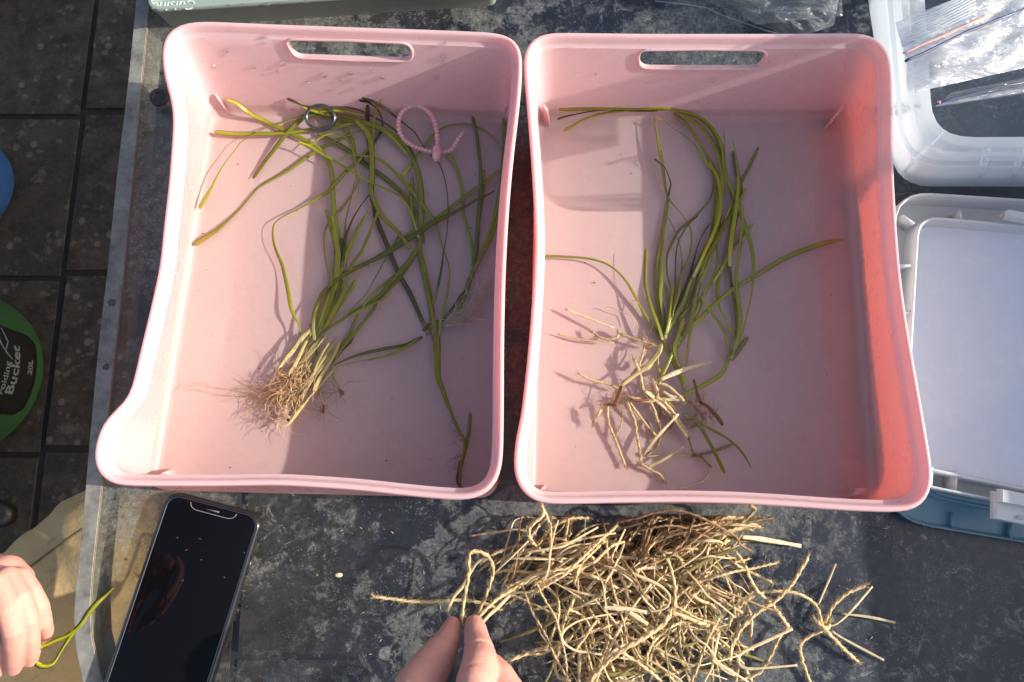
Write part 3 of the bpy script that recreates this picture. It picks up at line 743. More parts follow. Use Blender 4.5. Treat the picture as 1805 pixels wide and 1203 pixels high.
for k, (c_, w_) in enumerate((('460,700,2 420,698,2 388,696,2 366,690,1 345,686,1 330,678,1 322,684,1 316,690,1 314,694,1', 1), ('455,695,2 420,688,2 395,685,1 376,682,1 362,675,1 350,676,1 345,681,1', 1))):
    q = catmull([P(x, y, .007) for x, y, w in pts(c_)], 4); m = MB(); m.tube(q, .00022, 4); m.build('root', ROOT, A)

Bp = plant('eelgrass_plant', (770, 600), 'tall eelgrass shoot with a long tapering stem reaching the front rim of the tray')
for s_ in '''b|648,185,8 648,210,9 650,240,10 654,275,11 656,310,12 655,340,11 660,365,10 664,388,10 677,419,9 690,452,9 703,483,9 723,518,9 735,545,8 747,571,8 756,590,8
g|534,187,7 545,193,8 575,201,9 600,206,10 620,210,11 646,218,11 673,228,11 700,245,11 721,264,11 734,296,11 740,323,12 743,363,12 741,416,11 739,439,10 745,465,10 752,490,10 757,520,10 762,560,11 767,600,11
g|523,250,4 545,258,6 560,268,6 600,290,5 650,320,4 690,338,5 711,352,5 726,380,6 738,420,6
g|727,312,7 725,350,8 729,389,8 737,420,8 741,455,8 750,500,8 760,545,9 768,590,9
y|540,262,3 570,240,3 600,238,4 618,258,4 626,285,4 628,310,3 632,335,2 628,360,1
g|605,222,7 615,235,7 622,250,7 625,268,7 630,290,6
g|580,212,8 605,220,8 635,216,8 660,222,8 678,232,8 700,252,7 717,272,6'''.split('\n'): leaf(Bp, s_)
for s_ in '''g|769,590,14 770,611,14 771,635,12 772,664,11 780,687,9 787,707,8 794,725,6 801,743,6 810,762,5 819,779,6 818,800,7 813,818,6 811,835,5 810,847,5 812,857,4 819,868,4
y|829,727,6 828,745,7 826,764,7 823,782,6 819,797,6'''.split('\n'): leaf(Bp, s_, .010, .013, 'stem')
leaf(Bp, 'r|811,812,4 808,830,5 806,848,5 812,860,4 818,868,3', .011, .013, 'rhizome')
fibres(Bp, 'root_mass', RHIZ, [(801, 745), (806, 770), (810, 800), (808, 830)], 36, R(80), .9, 10, 30, .00018, .8, .009, .013, seed=8)
Cp = plant('eelgrass_plant', (775, 568), 'eelgrass shoot with upright tips and pale feathery roots against the inner side wall')
for s_ in '''y|853,299,8 851,325,9 849,350,9 843,389,9 841,420,8 839,443,9 836,461,9 833,480,9 819,521,9
y|833,205,7 837,224,7 841,243,7 845,275,7 847,299,7 846,350,8 842,403,8 838,443,8 834,470,8
g|782,266,7 790,274,7 798,283,7 809,310,6 815,336,6 817,376,6 822,396,6 827,416,7 835,456,8 833,480,8
g|889,198,9 889,228,9 889,256,9 887,285,9 886,310,9 881,342,9 876,365,9 870,389,8 857,427,8 846,450,8 838,468,8
g|891,215,5 888,280,5 885,320,5 883,347,5 881,366,6 878,384,6 870,408,6 862,427,6 848,452,7 835,480,7
g|708,312,7 718,300,7 729,286,7 740,270,6 750,256,6 760,242,6 772,231,5 785,224,4 801,220,4 830,220,4 857,232,3 870,243,3 878,254,4 890,267,4
g|876,455,2 876,500,3 875,540,3 876,590,3
y|829,488,8 824,505,9 819,521,9 810,540,9 797,554,9 776,566,8 760,574,7 749,580,5
b|820,512,4 810,525,5 800,540,5 790,553,5'''.split('\n'): leaf(Cp, s_)
leaf(Cp, 'r|757,570,5 752,577,7 745,583,6', .012, .014, 'rhizome')
fibres(Cp, 'root_mass', PALE, [(790, 568), (800, 562), (810, 558), (780, 572)], 70, R(-25), .5, 30, 75, .00026, .9, .006, .013, seed=9)
fibres(Cp, 'root_mass', PALE, [(826, 545), (835, 530), (842, 515)], 34, R(-55), .35, 30, 80, .00022, .6, .006, .013, seed=10)

Dp = plant('eelgrass_plant', (1160, 680), 'clump of long arching green eelgrass tangled with straw beside the storage box')
for s_ in '''y|986,193,8 1015,192,8 1048,191,8 1099,192,7 1167,193,6 1200,197,6 1234,211,6 1254,231,6 1268,258,8 1273,288,9 1268,339,10 1263,390,10 1259,412,9 1244,451,8 1229,473,8 1218,497,8 1207,531,8 1188,564,7 1173,592,7
g|994,231,8 1010,222,7 1028,212,6 1065,200,5 1116,194,4 1170,191,4 1224,203,5 1251,221,5 1271,254,6 1278,305,7 1295,346,8 1312,396,8 1325,437,7 1328,474,6 1326,510,4 1318,549,3 1309,585,3 1298,613,3 1287,635,5
b|982,211,4 996,206,4 1014,202,3 1040,197,3 1070,194,3 1110,196,3 1160,196,3
y|1153,203,2 1157,230,4 1163,265,7 1167,290,8 1170,312,7 1178,349,4 1200,376,2 1217,403,3 1219,430,3 1212,460,4 1201,484,5 1197,514,6 1188,544,6 1176,580,6
g|1156,207,4 1170,214,3 1183,224,2 1217,248,3 1230,263,4 1241,282,5 1261,305,6 1268,332,6 1270,365,7 1262,400,7 1240,450,7 1222,490,7
y|1187,200,6 1211,221,7 1234,255,7 1258,295,7 1268,325,7 1270,350,8 1266,400,8 1247,440,8 1225,480,8 1200,540,8 1175,590,7
g|1194,199,8 1227,217,10 1254,248,10 1268,278,10 1272,310,10 1270,340,10 1262,400,9 1250,430,9
d|1234,251,2 1251,292,2 1258,319,3 1251,352,4 1227,380,4 1197,407,5 1182,434,5 1175,456,4 1177,488,3 1186,520,4 1186,553,6 1175,587,6
b|1153,280,4 1163,288,3 1173,298,2 1182,322,3 1180,336,4 1178,346,5
y|1178,338,4 1176,360,7 1173,380,8 1166,423,9 1158,466,10 1157,510,10 1160,553,9 1166,592,8
y|1171,395,5 1168,425,6 1166,456,7 1166,488,8 1164,520,9 1169,557,9 1170,596,8
y|1139,439,6 1138,458,6 1137,477,6 1138,505,6 1147,540,7 1160,574,7 1168,600,7
y|950,452,5 972,452,5 998,453,4 1042,457,4 1075,469,4 1102,494,5 1126,535,6 1143,564,7 1164,598,7
g|1337,259,7 1322,292,7 1305,325,7 1298,349,8 1288,380,8 1268,407,9 1250,445,9 1236,484,8 1229,514,8 1216,568,9 1205,592,9 1188,618,8
d|1292,266,6 1300,305,8 1305,332,9 1302,359,9 1292,407,9 1285,456,7 1289,501,7 1294,531,8 1300,564,9 1300,592,9 1292,622,7 1284,635,7
g|1276,227,2 1277,255,3 1277,282,4 1280,305,5 1287,340,7 1295,362,8 1292,390,8
g|1293,248,2 1298,282,5 1302,320,7 1299,355,8 1293,395,9 1287,440,8 1287,470,8
g|1317,332,6 1305,352,6 1296,378,7 1290,405,7 1287,440,8 1276,468,7 1256,500,7
g|1309,360,5 1309,390,7 1307,412,8 1303,445,7 1298,484,7 1300,520,8 1304,553,9 1303,585,8 1294,618,6
g|1327,395,6 1312,413,6 1292,437,6 1274,471,7 1266,501,7 1265,527,7 1270,546,4 1281,566,5 1294,592,6 1292,618,6
g|1488,422,4 1465,426,8 1437,434,9 1386,454,9 1336,484,8 1295,508,8 1268,529,8 1244,552,8 1218,577,8 1201,596,7 1190,612,7
d|1281,386,8 1266,417,9 1244,456,8 1220,492,9 1205,531,8 1184,566,8 1173,590,7
g|1283,445,9 1270,477,8 1253,501,7 1240,520,8 1231,544,9 1218,566,10 1205,590,10 1186,620,9
d|1264,400,5 1262,420,4 1264,438,3 1264,470,3 1250,500,4 1240,518,4
y|1237,527,7 1218,540,7 1197,562,6 1182,583,6 1170,605,6
g|1237,525,4 1244,537,5 1251,549,5 1266,568,6 1279,592,6 1285,618,6 1285,626,7 1274,656,8 1248,675,8 1222,688,7 1202,698,6
y|1319,594,7 1303,617,7 1291,634,7
b|1252,393,2 1238,415,2 1229,438,2 1220,471,4 1210,501,5 1197,531,5 1185,560,5
b|1231,380,3 1214,395,3 1199,419,3 1192,445,3 1190,488,3 1190,520,4 1184,560,5
d|1177,382,2 1188,404,2 1199,436,2 1202,466,3 1198,501,4 1190,540,5
g|1205,560,8 1196,590,9 1190,610,10 1192,630,9 1205,665,6 1209,681,5
g|1170,600,8 1180,625,8 1189,643,8 1200,668,7 1207,690,5
g|1222,560,6 1216,590,5 1212,620,5 1208,650,4
g|1190,610,6 1178,640,6 1168,660,6 1160,680,5
g|1262,330,7 1262,360,9 1258,395,10 1251,425,9 1238,450,9 1228,478,8
g|1290,360,7 1280,385,8 1270,410,8 1257,440,9 1246,470,8 1234,500,8
y|1245,430,8 1238,460,8 1231,490,8 1222,515,7 1209,545,7 1197,570,7
g|1325,826,2 1306,795,4 1280,772,4 1241,750,5 1218,737,5 1202,730,5
g|1278,835,6 1268,814,6 1257,792,6 1241,763,6 1222,737,5
y|1172,500,6 1178,530,7 1180,560,7 1174,590,7
y|1186,500,5 1184,530,6 1180,565,7 1172,598,7
d|1237,450,4 1212,500,5 1196,545,6 1182,580,6'''.split('\n'): leaf(Dp, s_, .0065, .0145)
for s_ in '''c|1166,606,7 1163,615,9 1160,623,10 1149,637,9 1137,649,8 1115,665,7 1095,681,6
c|1158,625,6 1159,645,7 1162,662,8 1160,680,7 1157,694,6
c|1206,697,7 1190,703,7 1172,705,7 1155,700,6'''.split('\n'): leaf(Dp, s_, .011, .016, 'leaf_sheath')
for s_ in '''r|1096,680,6 1093,690,8 1089,702,8 1084,716,7
r|1084,716,6 1074,712,6 1062,718,5
r|1111,704,4 1125,706,5 1144,705,5
r|1222,668,4 1227,685,5 1231,701,6 1238,714,6
r|1232,708,5 1246,716,6 1257,727,7 1268,740,7 1274,750,5
r|1150,607,5 1142,612,7 1134,610,5'''.split('\n'): leaf(Dp, s_, .011, .015, 'rhizome')
fibres(Dp, 'root_mass', ROOT, [(1140, 600), (1150, 690), (1090, 700), (1160, 680), (1235, 705)], 80, R(150), 1.7, 12, 40, .00022, 1.6, .006, .014, seed=12)
fibres(Dp, 'root_mass', RHIZ, [(1090, 700), (1235, 710), (1160, 700), (1250, 730)], 50, R(40), 1.8, 12, 40, .0002, 1.0, .008, .014, seed=13)
for c_ in ('1118,552 1116,540 1113,532 1119,530 1124,536 1122,545 1120,556 1125,566 1126,578 1132,586 1138,598', '1066,545 1075,542 1090,548 1100,552 1112,556 1118,575'):
    q = catmull([P(x, y, .009) for x, y in pts(c_)], 4); m = MB(); m.tube(q, .0003, 4); m.build('root', ROOT, Dp)

# ------------------------------------------------------------------ twine and straw
def twine_mesh(path, rad, seed, fuzz=1.0, frayed=True):
    rnd = random.Random(seed); p = [Vector(v) for v in path]
    L = sum((b-a).length for a, b in zip(p, p[1:])); n = max(6, int(L/(rad*1.25))); p = resample([tuple(v) for v in p], n)
    m = MB(); pitch_ = rad*rnd.uniform(8, 13); step = L/(n-1)
    A_ = [[], []]; fr_ = []
    up = Vector((0, 0, 1))
    for i in range(n):
        t = (p[min(i+1, n-1)] - p[max(i-1, 0)]); t = t.normalized() if t.length > 0 else Vector((1,0,0))
        b = t.cross(up); b = b.normalized() if b.length > .05 else t.orthogonal().normalized(); nn = b.cross(t)
        a = 2*math.pi*i*step/pitch_; wob = Vector([rnd.gauss(0, rad*.12) for _ in range(3)])
        for k in (0, 1):
            d = nn*math.sin(a + k*math.pi) + b*math.cos(a + k*math.pi); A_[k].append(p[i] + d*rad*.30 + wob)
        fr_.append((p[i], t, b, nn))
    for k in (0, 1): m.tube(A_[k], [rad*rnd.uniform(.60, .78) for _ in range(n)], 5)
    for _ in range(int(L*1000*2.0*fuzz)):
        q, t, b, nn = rnd.choice(fr_); a = rnd.uniform(0, 6.28); d = (nn*math.sin(a) + b*math.cos(a)); l_ = rnd.uniform(1.0, 3.6)*rad
        t_ = t*rnd.choice((-1, 1)); q0 = q + d*rad*.8; q1 = q0 + d*l_*.35 + t_*l_*.6; q2 = q1 + d*l_*.5 + t_*l_*rnd.uniform(-.2, .5)
        m.tube([q0, q1, q2], [.00008, .00006, .00003], 3, False)
    if frayed:
        for e, s_ in ((p[0], (p[0]-p[1]).normalized()), (p[-1], (p[-1]-p[-2]).normalized())):
            for _ in range(9):
                d = (s_ + Vector([rnd.gauss(0, .42) for _ in range(3)])).normalized(); l_ = rnd.uniform(1.5, 3.8)*rad
                m.tube([e - s_*rad*.5, e + d*l_*.5, e + d*l_ + Vector((0, 0, -.0003))], [.00028, .0002, .0001], 3, False)
    return m
def straw_mesh(path, rad, seed, flat=.5):
    rnd = random.Random(seed); p = [Vector(v) for v in path]; n = max(7, len(p)); p = resample([tuple(v) for v in p], n)
    m = MB(); rings = []; up = Vector((0, 0, 1)); sides = 8
    tw0, tw1 = rnd.uniform(-.5, .5), rnd.uniform(-.7, .7)
    for i in range(n):
        t = (p[min(i+1, n-1)] - p[max(i-1, 0)]); t = t.normalized() if t.length > 0 else Vector((1,0,0))
        b = t.cross(up); b = b.normalized() if b.length > .05 else t.orthogonal().normalized(); nn = b.cross(t)
        f = i/(n-1); w = rad*(.75 + .25*math.sin(math.pi*min(1, f*1.3)))*rnd.uniform(.93, 1.07); tw = tw0 + (tw1-tw0)*f
        b2 = b*math.cos(tw) + nn*math.sin(tw); n2 = nn*math.cos(tw) - b*math.sin(tw)
        rings.append([p[i] + b2*math.cos(a)*w + n2*(math.sin(a)*w*flat*(1.0 if abs(math.cos(a)) > .3 else .55)) for a in [2*math.pi*k/sides for k in range(sides)]])
    m.loops(rings, True, True, True); return m
MATS = {'T': JUTE, 'D': JUTED, 'S': STRAW, 'W': STRAWW, 'G': STRAWG}
sid = 0
def strand(spec, name=None, label=None, cat=None, group=None, parent=None):
    """'material width z0 z1 zmid| x,y ...'"""
    global sid
    h, s_ = spec.split('|'); h = h.split(); k = h[0]; w = float(h[1]); z0, z1 = float(h[2])/1000, float(h[3])/1000; zm = float(h[4])/1000 if len(h) > 4 else (z0+z1)/2
    q = pts(s_); n = len(q); q3 = []
    for i, (x, y) in enumerate(q):
        f = i/(n-1); z = (z0*(1-f) + z1*f) + (zm - (z0+z1)/2)*4*f*(1-f); q3.append(tuple(P(x, y, z)))
    path = catmull(q3, 6 if n > 2 else 5); sid += 1
    rad = w/2.4e3/2
    if k in 'TD': m = twine_mesh(path, rad*1.05, sid); nm = 'jute_twine'
    else: m = straw_mesh(path, rad*1.05, sid); nm = 'straw_stalk'
    o = m.build(name or nm, MATS[k], parent)
    if label: tag(o, label, cat or ('twine' if k in 'TD' else 'straw'), group)
    return o
kt = empty('twine_bundle', P(1160, 720, .004), 'wet tangle of jute twine and straw lying over the roots in the tray', 'twine')
for s_ in '''T 6 12 8 12|1105,707 1110,722 1118,740 1124,775 1129,801 1129,818
T 6 9 7|1129,818 1144,827 1163,837 1170,847
T 5 9 9 12|1043,585 1056,594 1073,599 1089,594 1089,583 1095,590
T 5 11 12|1095,590 1108,594 1124,600 1154,609
T 5 11 10|1021,659 1040,670 1069,677 1092,686
T 5 10 7|1071,714 1073,746 1086,779 1102,821
T 4 11 8|1095,716 1097,740 1086,769
T 5 11 8|1110,710 1137,746 1157,769
T 7 13 15|1154,675 1176,681 1196,698 1205,707
T 7 13 14|1111,701 1140,708 1172,704 1205,707
T 7 14 9|1170,707 1186,727 1199,746 1212,768
D 4 9 8|1212,765 1222,798 1235,805 1251,821
D 5 7 7|1225,803 1254,797 1287,785
S 3 6 6|1235,808 1251,828 1241,847 1205,860 1157,871
D 5 9 7|1163,700 1163,750 1160,785 1140,800
T 7 14 10|1060,722 1052,734 1047,745
T 6 14 12|1120,640 1128,660 1135,690 1150,715 1160,745
T 5 14 12|1135,615 1128,640 1118,655
D 6 12 9|1205,700 1225,718 1240,740 1222,752
T 5 13 9|1140,690 1160,700 1185,715 1190,735
T 6 13 12|1150,640 1140,650 1120,640 1116,630
D 5 12 9|1165,710 1175,735 1205,745 1225,735
D 5 9 7|1190,730 1180,760 1155,770 1140,745'''.split('\n'): strand(s_, 'twine_strand', parent=kt)
for s_ in '''S 5 9 13|996,545 1040,562 1082,578
S 4 7 11|983,589 1020,598 1050,602 1082,604
W 9 17 12|1163,670 1200,654 1254,638
S 8 15 11|1137,690 1160,708 1183,730 1212,772
S 7 11 15|1134,803 1157,772 1196,730
S 6 9 11|1141,824 1170,810 1205,788
S 3 7 7|1137,805 1180,803 1231,803
S 6 14 13|1150,668 1158,690 1160,712
W 6 16 13|1168,690 1185,700 1202,700'''.split('\n'): strand(s_, 'straw_stalk', parent=kt)

# loose strands of the heap on the table that can be pointed to
one = [
('T 6 3 14 6|661,1053 690,1056 719,1060 761,1061 805,1058 849,1063 880,1075', 'long fuzzy jute twine stretching alone past the fingertips towards the phone'),
('S 4 3 12 9|831,945 855,941 880,938 900,934 913,934 930,938 943,950 950,965', 'thin straw stalk with a hooked end at the far left corner of the heap'),
('S 6 16 26|788,1079 800,1052 816,1033 830,1008 844,989 860,983', 'flat tan straw with a split tip hanging just above the pinching fingertips'),
('T 6 30 20|841,1091 871,1061 899,1042 930,1022 960,1005', 'pale twine rising from behind the pinching finger into the heap, nearer the thumb'),
('S 6 28 18|849,1100 862,1085 880,1069 905,1044 940,1018', 'pale straw beside the pinching finger, just below the parallel twine'),
('S 4 24 12|954,891 963,906 971,934 979,961 990,988 999,1006', 'long thin straw running down from under the tray rim across the heap'),
('T 7 26 16 30|954,889 957,909 938,925 932,942 943,961 966,981', 'kinked twine knot standing tall at the left tip of the heap'),
('T 6 18 20 24|966,950 981,950 996,953 1024,967 1040,980 1057,992', 'arched fuzzy twine bridging the dark gap at the back of the heap'),
('D 5 18 22 34|1092,920 1122,914 1154,904 1189,900 1224,908 1256,923 1280,936 1296,945 1305,960 1323,971', 'brown twine arching along the back of the heap under the tray rim'),
('T 7 24 14|1321,891 1331,899 1315,915 1296,928 1278,940', 'thick zigzag twine end poking up towards the tray rim behind the heap'),
('T 6 12 16 22|1339,930 1326,924 1307,932 1280,938 1237,944 1205,969 1190,990', 'twine with a curled hook end beside the broad white splinter'),
('W 9 16 6|1308,947 1330,949 1350,952 1380,957 1412,963', 'broad white splinter of straw pointing out over the table'),
('T 6 14 6 16|1296,973 1312,995 1323,1022 1337,1044 1358,1062 1377,1087 1390,1105', 'twine slanting down the outer side of the heap to a sharp bend'),
('T 6 6 5|1390,1107 1380,1116 1372,1127 1361,1151 1350,1172 1334,1189 1304,1198', 'frayed twine curving back below the bent straw'),
('T 7 16 14 18|1424,983 1409,1009 1393,1033 1366,1060 1334,1081 1307,1108 1291,1138 1287,1165', 'thick twine arc with a raised blunt end, crossing the table side of the heap'),
('S 6 12 14|1397,1109 1358,1127 1323,1143 1304,1154 1302,1170 1318,1179 1358,1177 1405,1173', 'bent straw folded into a narrow V at the lower right of the heap'),
('S 5 30 20|1100,958 1090,985 1079,1009 1063,1040 1049,1065', 'tall straw leaning steeply across the middle of the heap'),
('S 5 28 28 32|1076,991 1098,1003 1122,1014 1150,1026 1170,1038 1181,1055 1170,1074 1135,1079', 'thin straw hoop curling round in the middle of the heap'),
('W 8 32 30|1063,1071 1090,1073 1115,1075 1140,1080', 'flat pale sliver lying across the middle of the heap'),
('S 4 26 30|1071,1068 1065,1055 1065,1041 1070,1022 1079,1009 1090,985', 'fine straw bent like a bow beside the steep leaning straw'),
('T 6 32 28|1167,974 1175,985 1181,998 1189,1030 1190,1050 1189,1068', 'pale twine running straight down over the centre of the heap'),
('T 5 32 30|1168,973 1182,976 1192,980 1202,988', 'short pale twine branching off the top of the straight central one'),
('T 9 26 28 36|1186,1071 1170,1100 1135,1124 1095,1148 1068,1170 1041,1199 1030,1225', 'thick doubled twine sweeping down the near side of the heap'),
('S 5 26 32|1045,1215 1052,1197 1075,1143 1103,1089 1125,1058 1148,1030', 'long straight straw crossing the doubled twine'),
('G 7 26 30|1202,1014 1242,990 1262,980 1280,973 1296,970', 'olive green flattened straw on the upper right of the heap'),
('S 4 24 26 30|1114,1163 1080,1158 1041,1151 1014,1147 993,1132 993,1114 1020,1095 1068,1084 1110,1078', 'wide loop of thin straw on the near left of the heap'),
('G 6 20 8|979,1087 961,1100 940,1111 920,1119 900,1127 880,1132', 'green blade tip sticking out of the heap behind the index finger'),
('S 8 33 30|1108,1079 1124,1089 1142,1101', 'short flat chip of straw in the middle of the heap'),
('W 6 26 26|1119,1002 1140,1001 1168,1001', 'flat pale chip on the back half of the heap'),
('W 6 22 22|1081,981 1110,984 1162,985', 'long pale sliver along the dark gap at the back of the heap'),
('S 7 22 16|1022,1146 1021,1170 1020,1203', 'flat straw lying upright near the bottom of the heap'),
('T 6 20 22|987,1140 979,1168 980,1185 988,1197 1000,1199', 'short frayed twine with a hooked end beside the ring finger'),
('T 7 14 20|896,1164 920,1156 947,1146 985,1140 1010,1120', 'fuzzy twine running from the hand into the near left of the heap'),
('T 7 24 30|990,1111 994,1095 998,1084 1004,1072 1011,1057', 'stout short twine leaning in the left of the heap'),
('G 8 22 22|1068,1190 1100,1188 1138,1186', 'yellow tipped olive straw at the bottom of the heap'),
('T 8 28 20|1184,1079 1219,1092 1240,1100 1259,1108', 'stout pale twine pointing to the lower right of the heap'),
('S 5 24 14|1237,1009 1255,1048 1272,1089', 'straight straw on the right shoulder of the heap'),
('G 5 18 16|1165,1135 1213,1138 1251,1116 1280,1100', 'long greenish straw bent in the middle, lower right of the heap'),
('T 7 18 20 24|1200,1015 1190,1050 1195,1090 1220,1110', 'soft twine curving over the right centre of the heap'),
('D 5 8 16|1063,925 1070,945 1080,965 1092,985', 'brown twine end poking up in the dark gap behind the heap'),
('D 4 6 6|1111,918 1111,945 1109,970', 'brown twine end standing below the brown arch'),
('T 5 6 8|1296,995 1320,1008 1345,1020 1360,1027', 'twine with a knobbed end pointing at the dark table on the right'),
('S 5 10 12|1295,1050 1280,1075 1272,1090', 'short thick straw on the dark gap at the right side of the heap'),
('S 4 12 18|1320,1045 1310,1080 1295,1120 1288,1150', 'thin straight straw between the two right hand twine arcs'),
('T 5 5 6|1318,1068 1325,1095 1323,1125', 'short twine end lying inside the twine arcs on the right'),
]
for sp, lb in one: strand(sp, label=lb)
held = strand('T 7 52 22 30|813,1105 814,1089 819,1050 824,1025 827,1003 827,978 835,972 844,973 855,977 863,985 869,1000 868,1015 863,1031 855,1055 844,1078', label='fuzzy jute twine looped and pinched between thumb and index finger')
kx = empty('knotted_twine', P(1452, 1095, 0), 'knot of jute twine with straw spikes sprawled apart from the heap on the dark table', 'twine')
for s_ in '''T 6 14 9 12|1283,1105 1296,1079 1318,1057 1345,1045 1388,1043 1417,1051 1440,1069 1446,1089 1450,1106
T 6 9 3|1449,1112 1436,1118 1423,1124 1411,1138 1413,1161 1420,1181 1428,1204
T 7 10 3|1450,1104 1472,1129 1495,1152 1512,1167
T 7 9 12|1454,1100 1466,1072 1489,1049 1515,1036 1525,1033
T 8 12 10|1440,1095 1448,1104 1458,1108 1462,1100'''.split('\n'): strand(s_, 'twine_strand', parent=kx)
for s_ in '''S 5 14 8|1538,1034 1498,1080 1475,1100 1457,1105
S 4 12 8|1473,994 1458,1030 1443,1066
W 5 4 8|1578,1098 1532,1088 1483,1082
W 5 3 8|1558,1164 1503,1135 1480,1122 1466,1112'''.split('\n'): strand(s_, 'straw_stalk', parent=kx)
# the body of the heap: single strands, each an object
rh = random.Random(21)
zones = [  # cx, cy, rx, ry, share, words
 (985, 985, 75, 48, .14, 'at the far left of the heap'), (1190, 950, 95, 38, .17, 'at the back of the heap under the tray rim'),
 (1100, 1050, 120, 62, .27, 'in the middle of the heap'), (1240, 1050, 65, 90, .15, 'on the right slope of the heap'),
 (1020, 1110, 85, 60, .08, 'on the near left of the heap'), (1150, 1165, 150, 55, .19, 'at the near edge of the heap')]
N_H = 410
mats_w = ['T']*10 + ['D']*2 + ['S']*14 + ['G']*2
wd = {'T': 'fuzzy golden jute twine', 'D': 'brown jute twine', 'S': 'thin tan straw', 'W': 'pale flat straw', 'G': 'olive green straw'}
for zi, (cx_, cy_, rx_, ry_, sh, words) in enumerate(zones):
    for i in range(int(N_H*sh)):
        k = rh.choice(mats_w)
        if zi == 1: k = rh.choice(['D', 'D', 'T', 'T', 'S', 'G'])  # more brown strands at the back, standing in for the shade there
        while True:
            u, v_ = rh.uniform(-1, 1), rh.uniform(-1, 1)
            if u*u + v_*v_ < 1: break
        x = cx_ + u*rx_; y = cy_ + v_*ry_; rad_ = math.sqrt(u*u + v_*v_)
        a = rh.uniform(0, math.pi) if zi not in (0, 1) else rh.gauss(-.55, .38)
        L = rh.uniform(70, 210) if k in 'TD' else rh.uniform(45, 165)
        cur = rh.gauss(0, .72 if k in 'TD' else .32); zc = rh.uniform(.002, .040)*(1 - .35*rad_)
        n = 7; a -= cur/2; p = []; x -= math.cos(a + cur/2)*L/2; y -= math.sin(a + cur/2)*L/2
        for j in range(n):
            f = j/(n-1); z = max(.0016, zc + (rh.gauss(0, .0022) if k in 'TD' else 0) - .006*(2*f-1)**2)
            yy = max(y, 912 + 3*rh.random()) if x > 905 else y
            p.append(tuple(P(x, yy, z))); a += cur/(n-1) + (rh.gauss(0, .13) if k in 'TD' else rh.choice((0, 0, 0, 0, .35, -.35))); x += math.cos(a)*L/(n-1); y += math.sin(a)*L/(n-1)
        if x < 880: continue
        path = catmull(p, 3)
        if k in 'TD': m = twine_mesh(path, rh.uniform(3.8, 6.2)/4.8e3, 900 + sid, .8); nm = 'jute_twine'
        else: m = straw_mesh(path, (rh.uniform(2.0, 5.4) if k != 'W' else rh.uniform(5, 8))/4.8e3, 900 + sid, rh.choice((.35, .8))); nm = 'straw_stalk'
        sid += 1
        lb = wd[k] + ' ' + words
        tag(m.build(nm, MATS[k]), lb, 'twine' if k in 'TD' else 'straw', lb + ' group')

# ------------------------------------------------------------------ beaded tie and steel ring in the near tray
PTIE = NT('pink_silicone'); q = PTIE.bsdf(Base__Color=(.86, .50, .50), Roughness=.4, Subsurface__Weight=.0)
tt = PTIE.n('ShaderNodeBsdfTranslucent'); tt.inputs[0].default_value = (.95, .5, .45, 1); PTIE = PTIE.done(PTIE.mixs(.2, q, tt))
tie = empty('beaded_tie', P(740, 230, .006), 'pink beaded silicone tie closed into a loop in the water', 'cable tie')
lp = catmull([tuple(P(x, y, z)) for x, y, z in pts('772,266,.012 771,245,.014 768,222,.015 760,203,.016 746,190,.016 730,186,.016 714,193,.015 704,208,.014 703,228,.013 711,245,.012 726,257,.012 744,264,.012 760,268,.012 772,268,.012 788,268,.012 798,262,.013 805,250,.015 812,240,.017 815,234,.018')], 5)
m = MB(); m.tube(lp, .0008, 6); m.build('cord', PTIE, tie)
bp = resample(lp, 47); m = MB()
for i, p_ in enumerate(bp):
    if i > 44: continue
    m.ball(p_, .0022, 8, 6, (1, 1, .9))
m.build('bead_row', PTIE, tie)
m = MB()
for z_, r_ in ((.009, .0034), (.0115, .0042), (.0175, .0042), (.0195, .003)): pass
c0 = P(770, 274, .0135); m.ball(c0, .0046, 14, 10, (.82, 1.25, .9)); m.ball(P(770, 262, .0145), .0036, 12, 8, (1, .8, .9))
m.build('clasp', PTIE, tie)
m = MB(); m.tube([P(811, 243, .0165), P(815, 236, .018), P(818, 231, .0185)], [.0022, .0016, .0006], 8); m.build('pull_tip', PTIE, tie)
STEEL = simple('blued_steel', (.14, .17, .21), .25, 0, 0, .1, metal=.9)
m = MB()
for zo, rr_, th in ((.0115, .0125, .0012), (.0140, .0118, .0010)):
    cc = P(565, 207, zo); m.tube([cc + Vector((math.cos(a)*rr_, math.sin(a)*rr_*.82, math.sin(a)*.003)) for a in [2*math.pi*k/40 for k in range(41)]], th, 8, False)
rg = m.build('steel_ring', STEEL); tag(rg, 'dark steel double ring weighing down the tops of the eelgrass', 'ring')

# ------------------------------------------------------------------ phone
pc = P(326, 868, .009); ptr = P(468, 915, .009); pbl = P(160, 1240, .009)
u = (P(466, 912, .009) - P(300, 868, .009)); u.z = 0; u.normalize(); vdir = Vector((u.y, -u.x, 0))
if vdir.y > 0: vdir = -vdir
org = P(296, 863, .009); org.z = 0
PW, PL = .0775, .158
def rr_loop(off, z, rad, k=8):
    L = []
    for (cx_, cy_, a0) in ((PW-off-rad, off+rad, -90), (PW-off-rad, PL-off-rad, 0), (off+rad, PL-off-rad, 90), (off+rad, off+rad, 180)):
        for i in range(k+1):
            a = R(a0 + 90*i/k); q = org + u*(cx_ + math.cos(a)*rad) + vdir*(cy_ + math.sin(a)*rad); L.append(Vector((q.x, q.y, z)))
    return L
PH = empty('smartphone', org + u*PW/2 + vdir*PL/2, 'black smartphone in a glossy case lying face up at the table edge', 'phone')
m = MB(); m.loops([rr_loop(.002, .0004, .010), rr_loop(.0003, .002, .0115), rr_loop(0, .005, .012), rr_loop(.0003, .0085, .0115), rr_loop(.0012, .0097, .0108), rr_loop(.0024, .0099, .0098), rr_loop(.0028, .0088, .0095)], True, True, True)
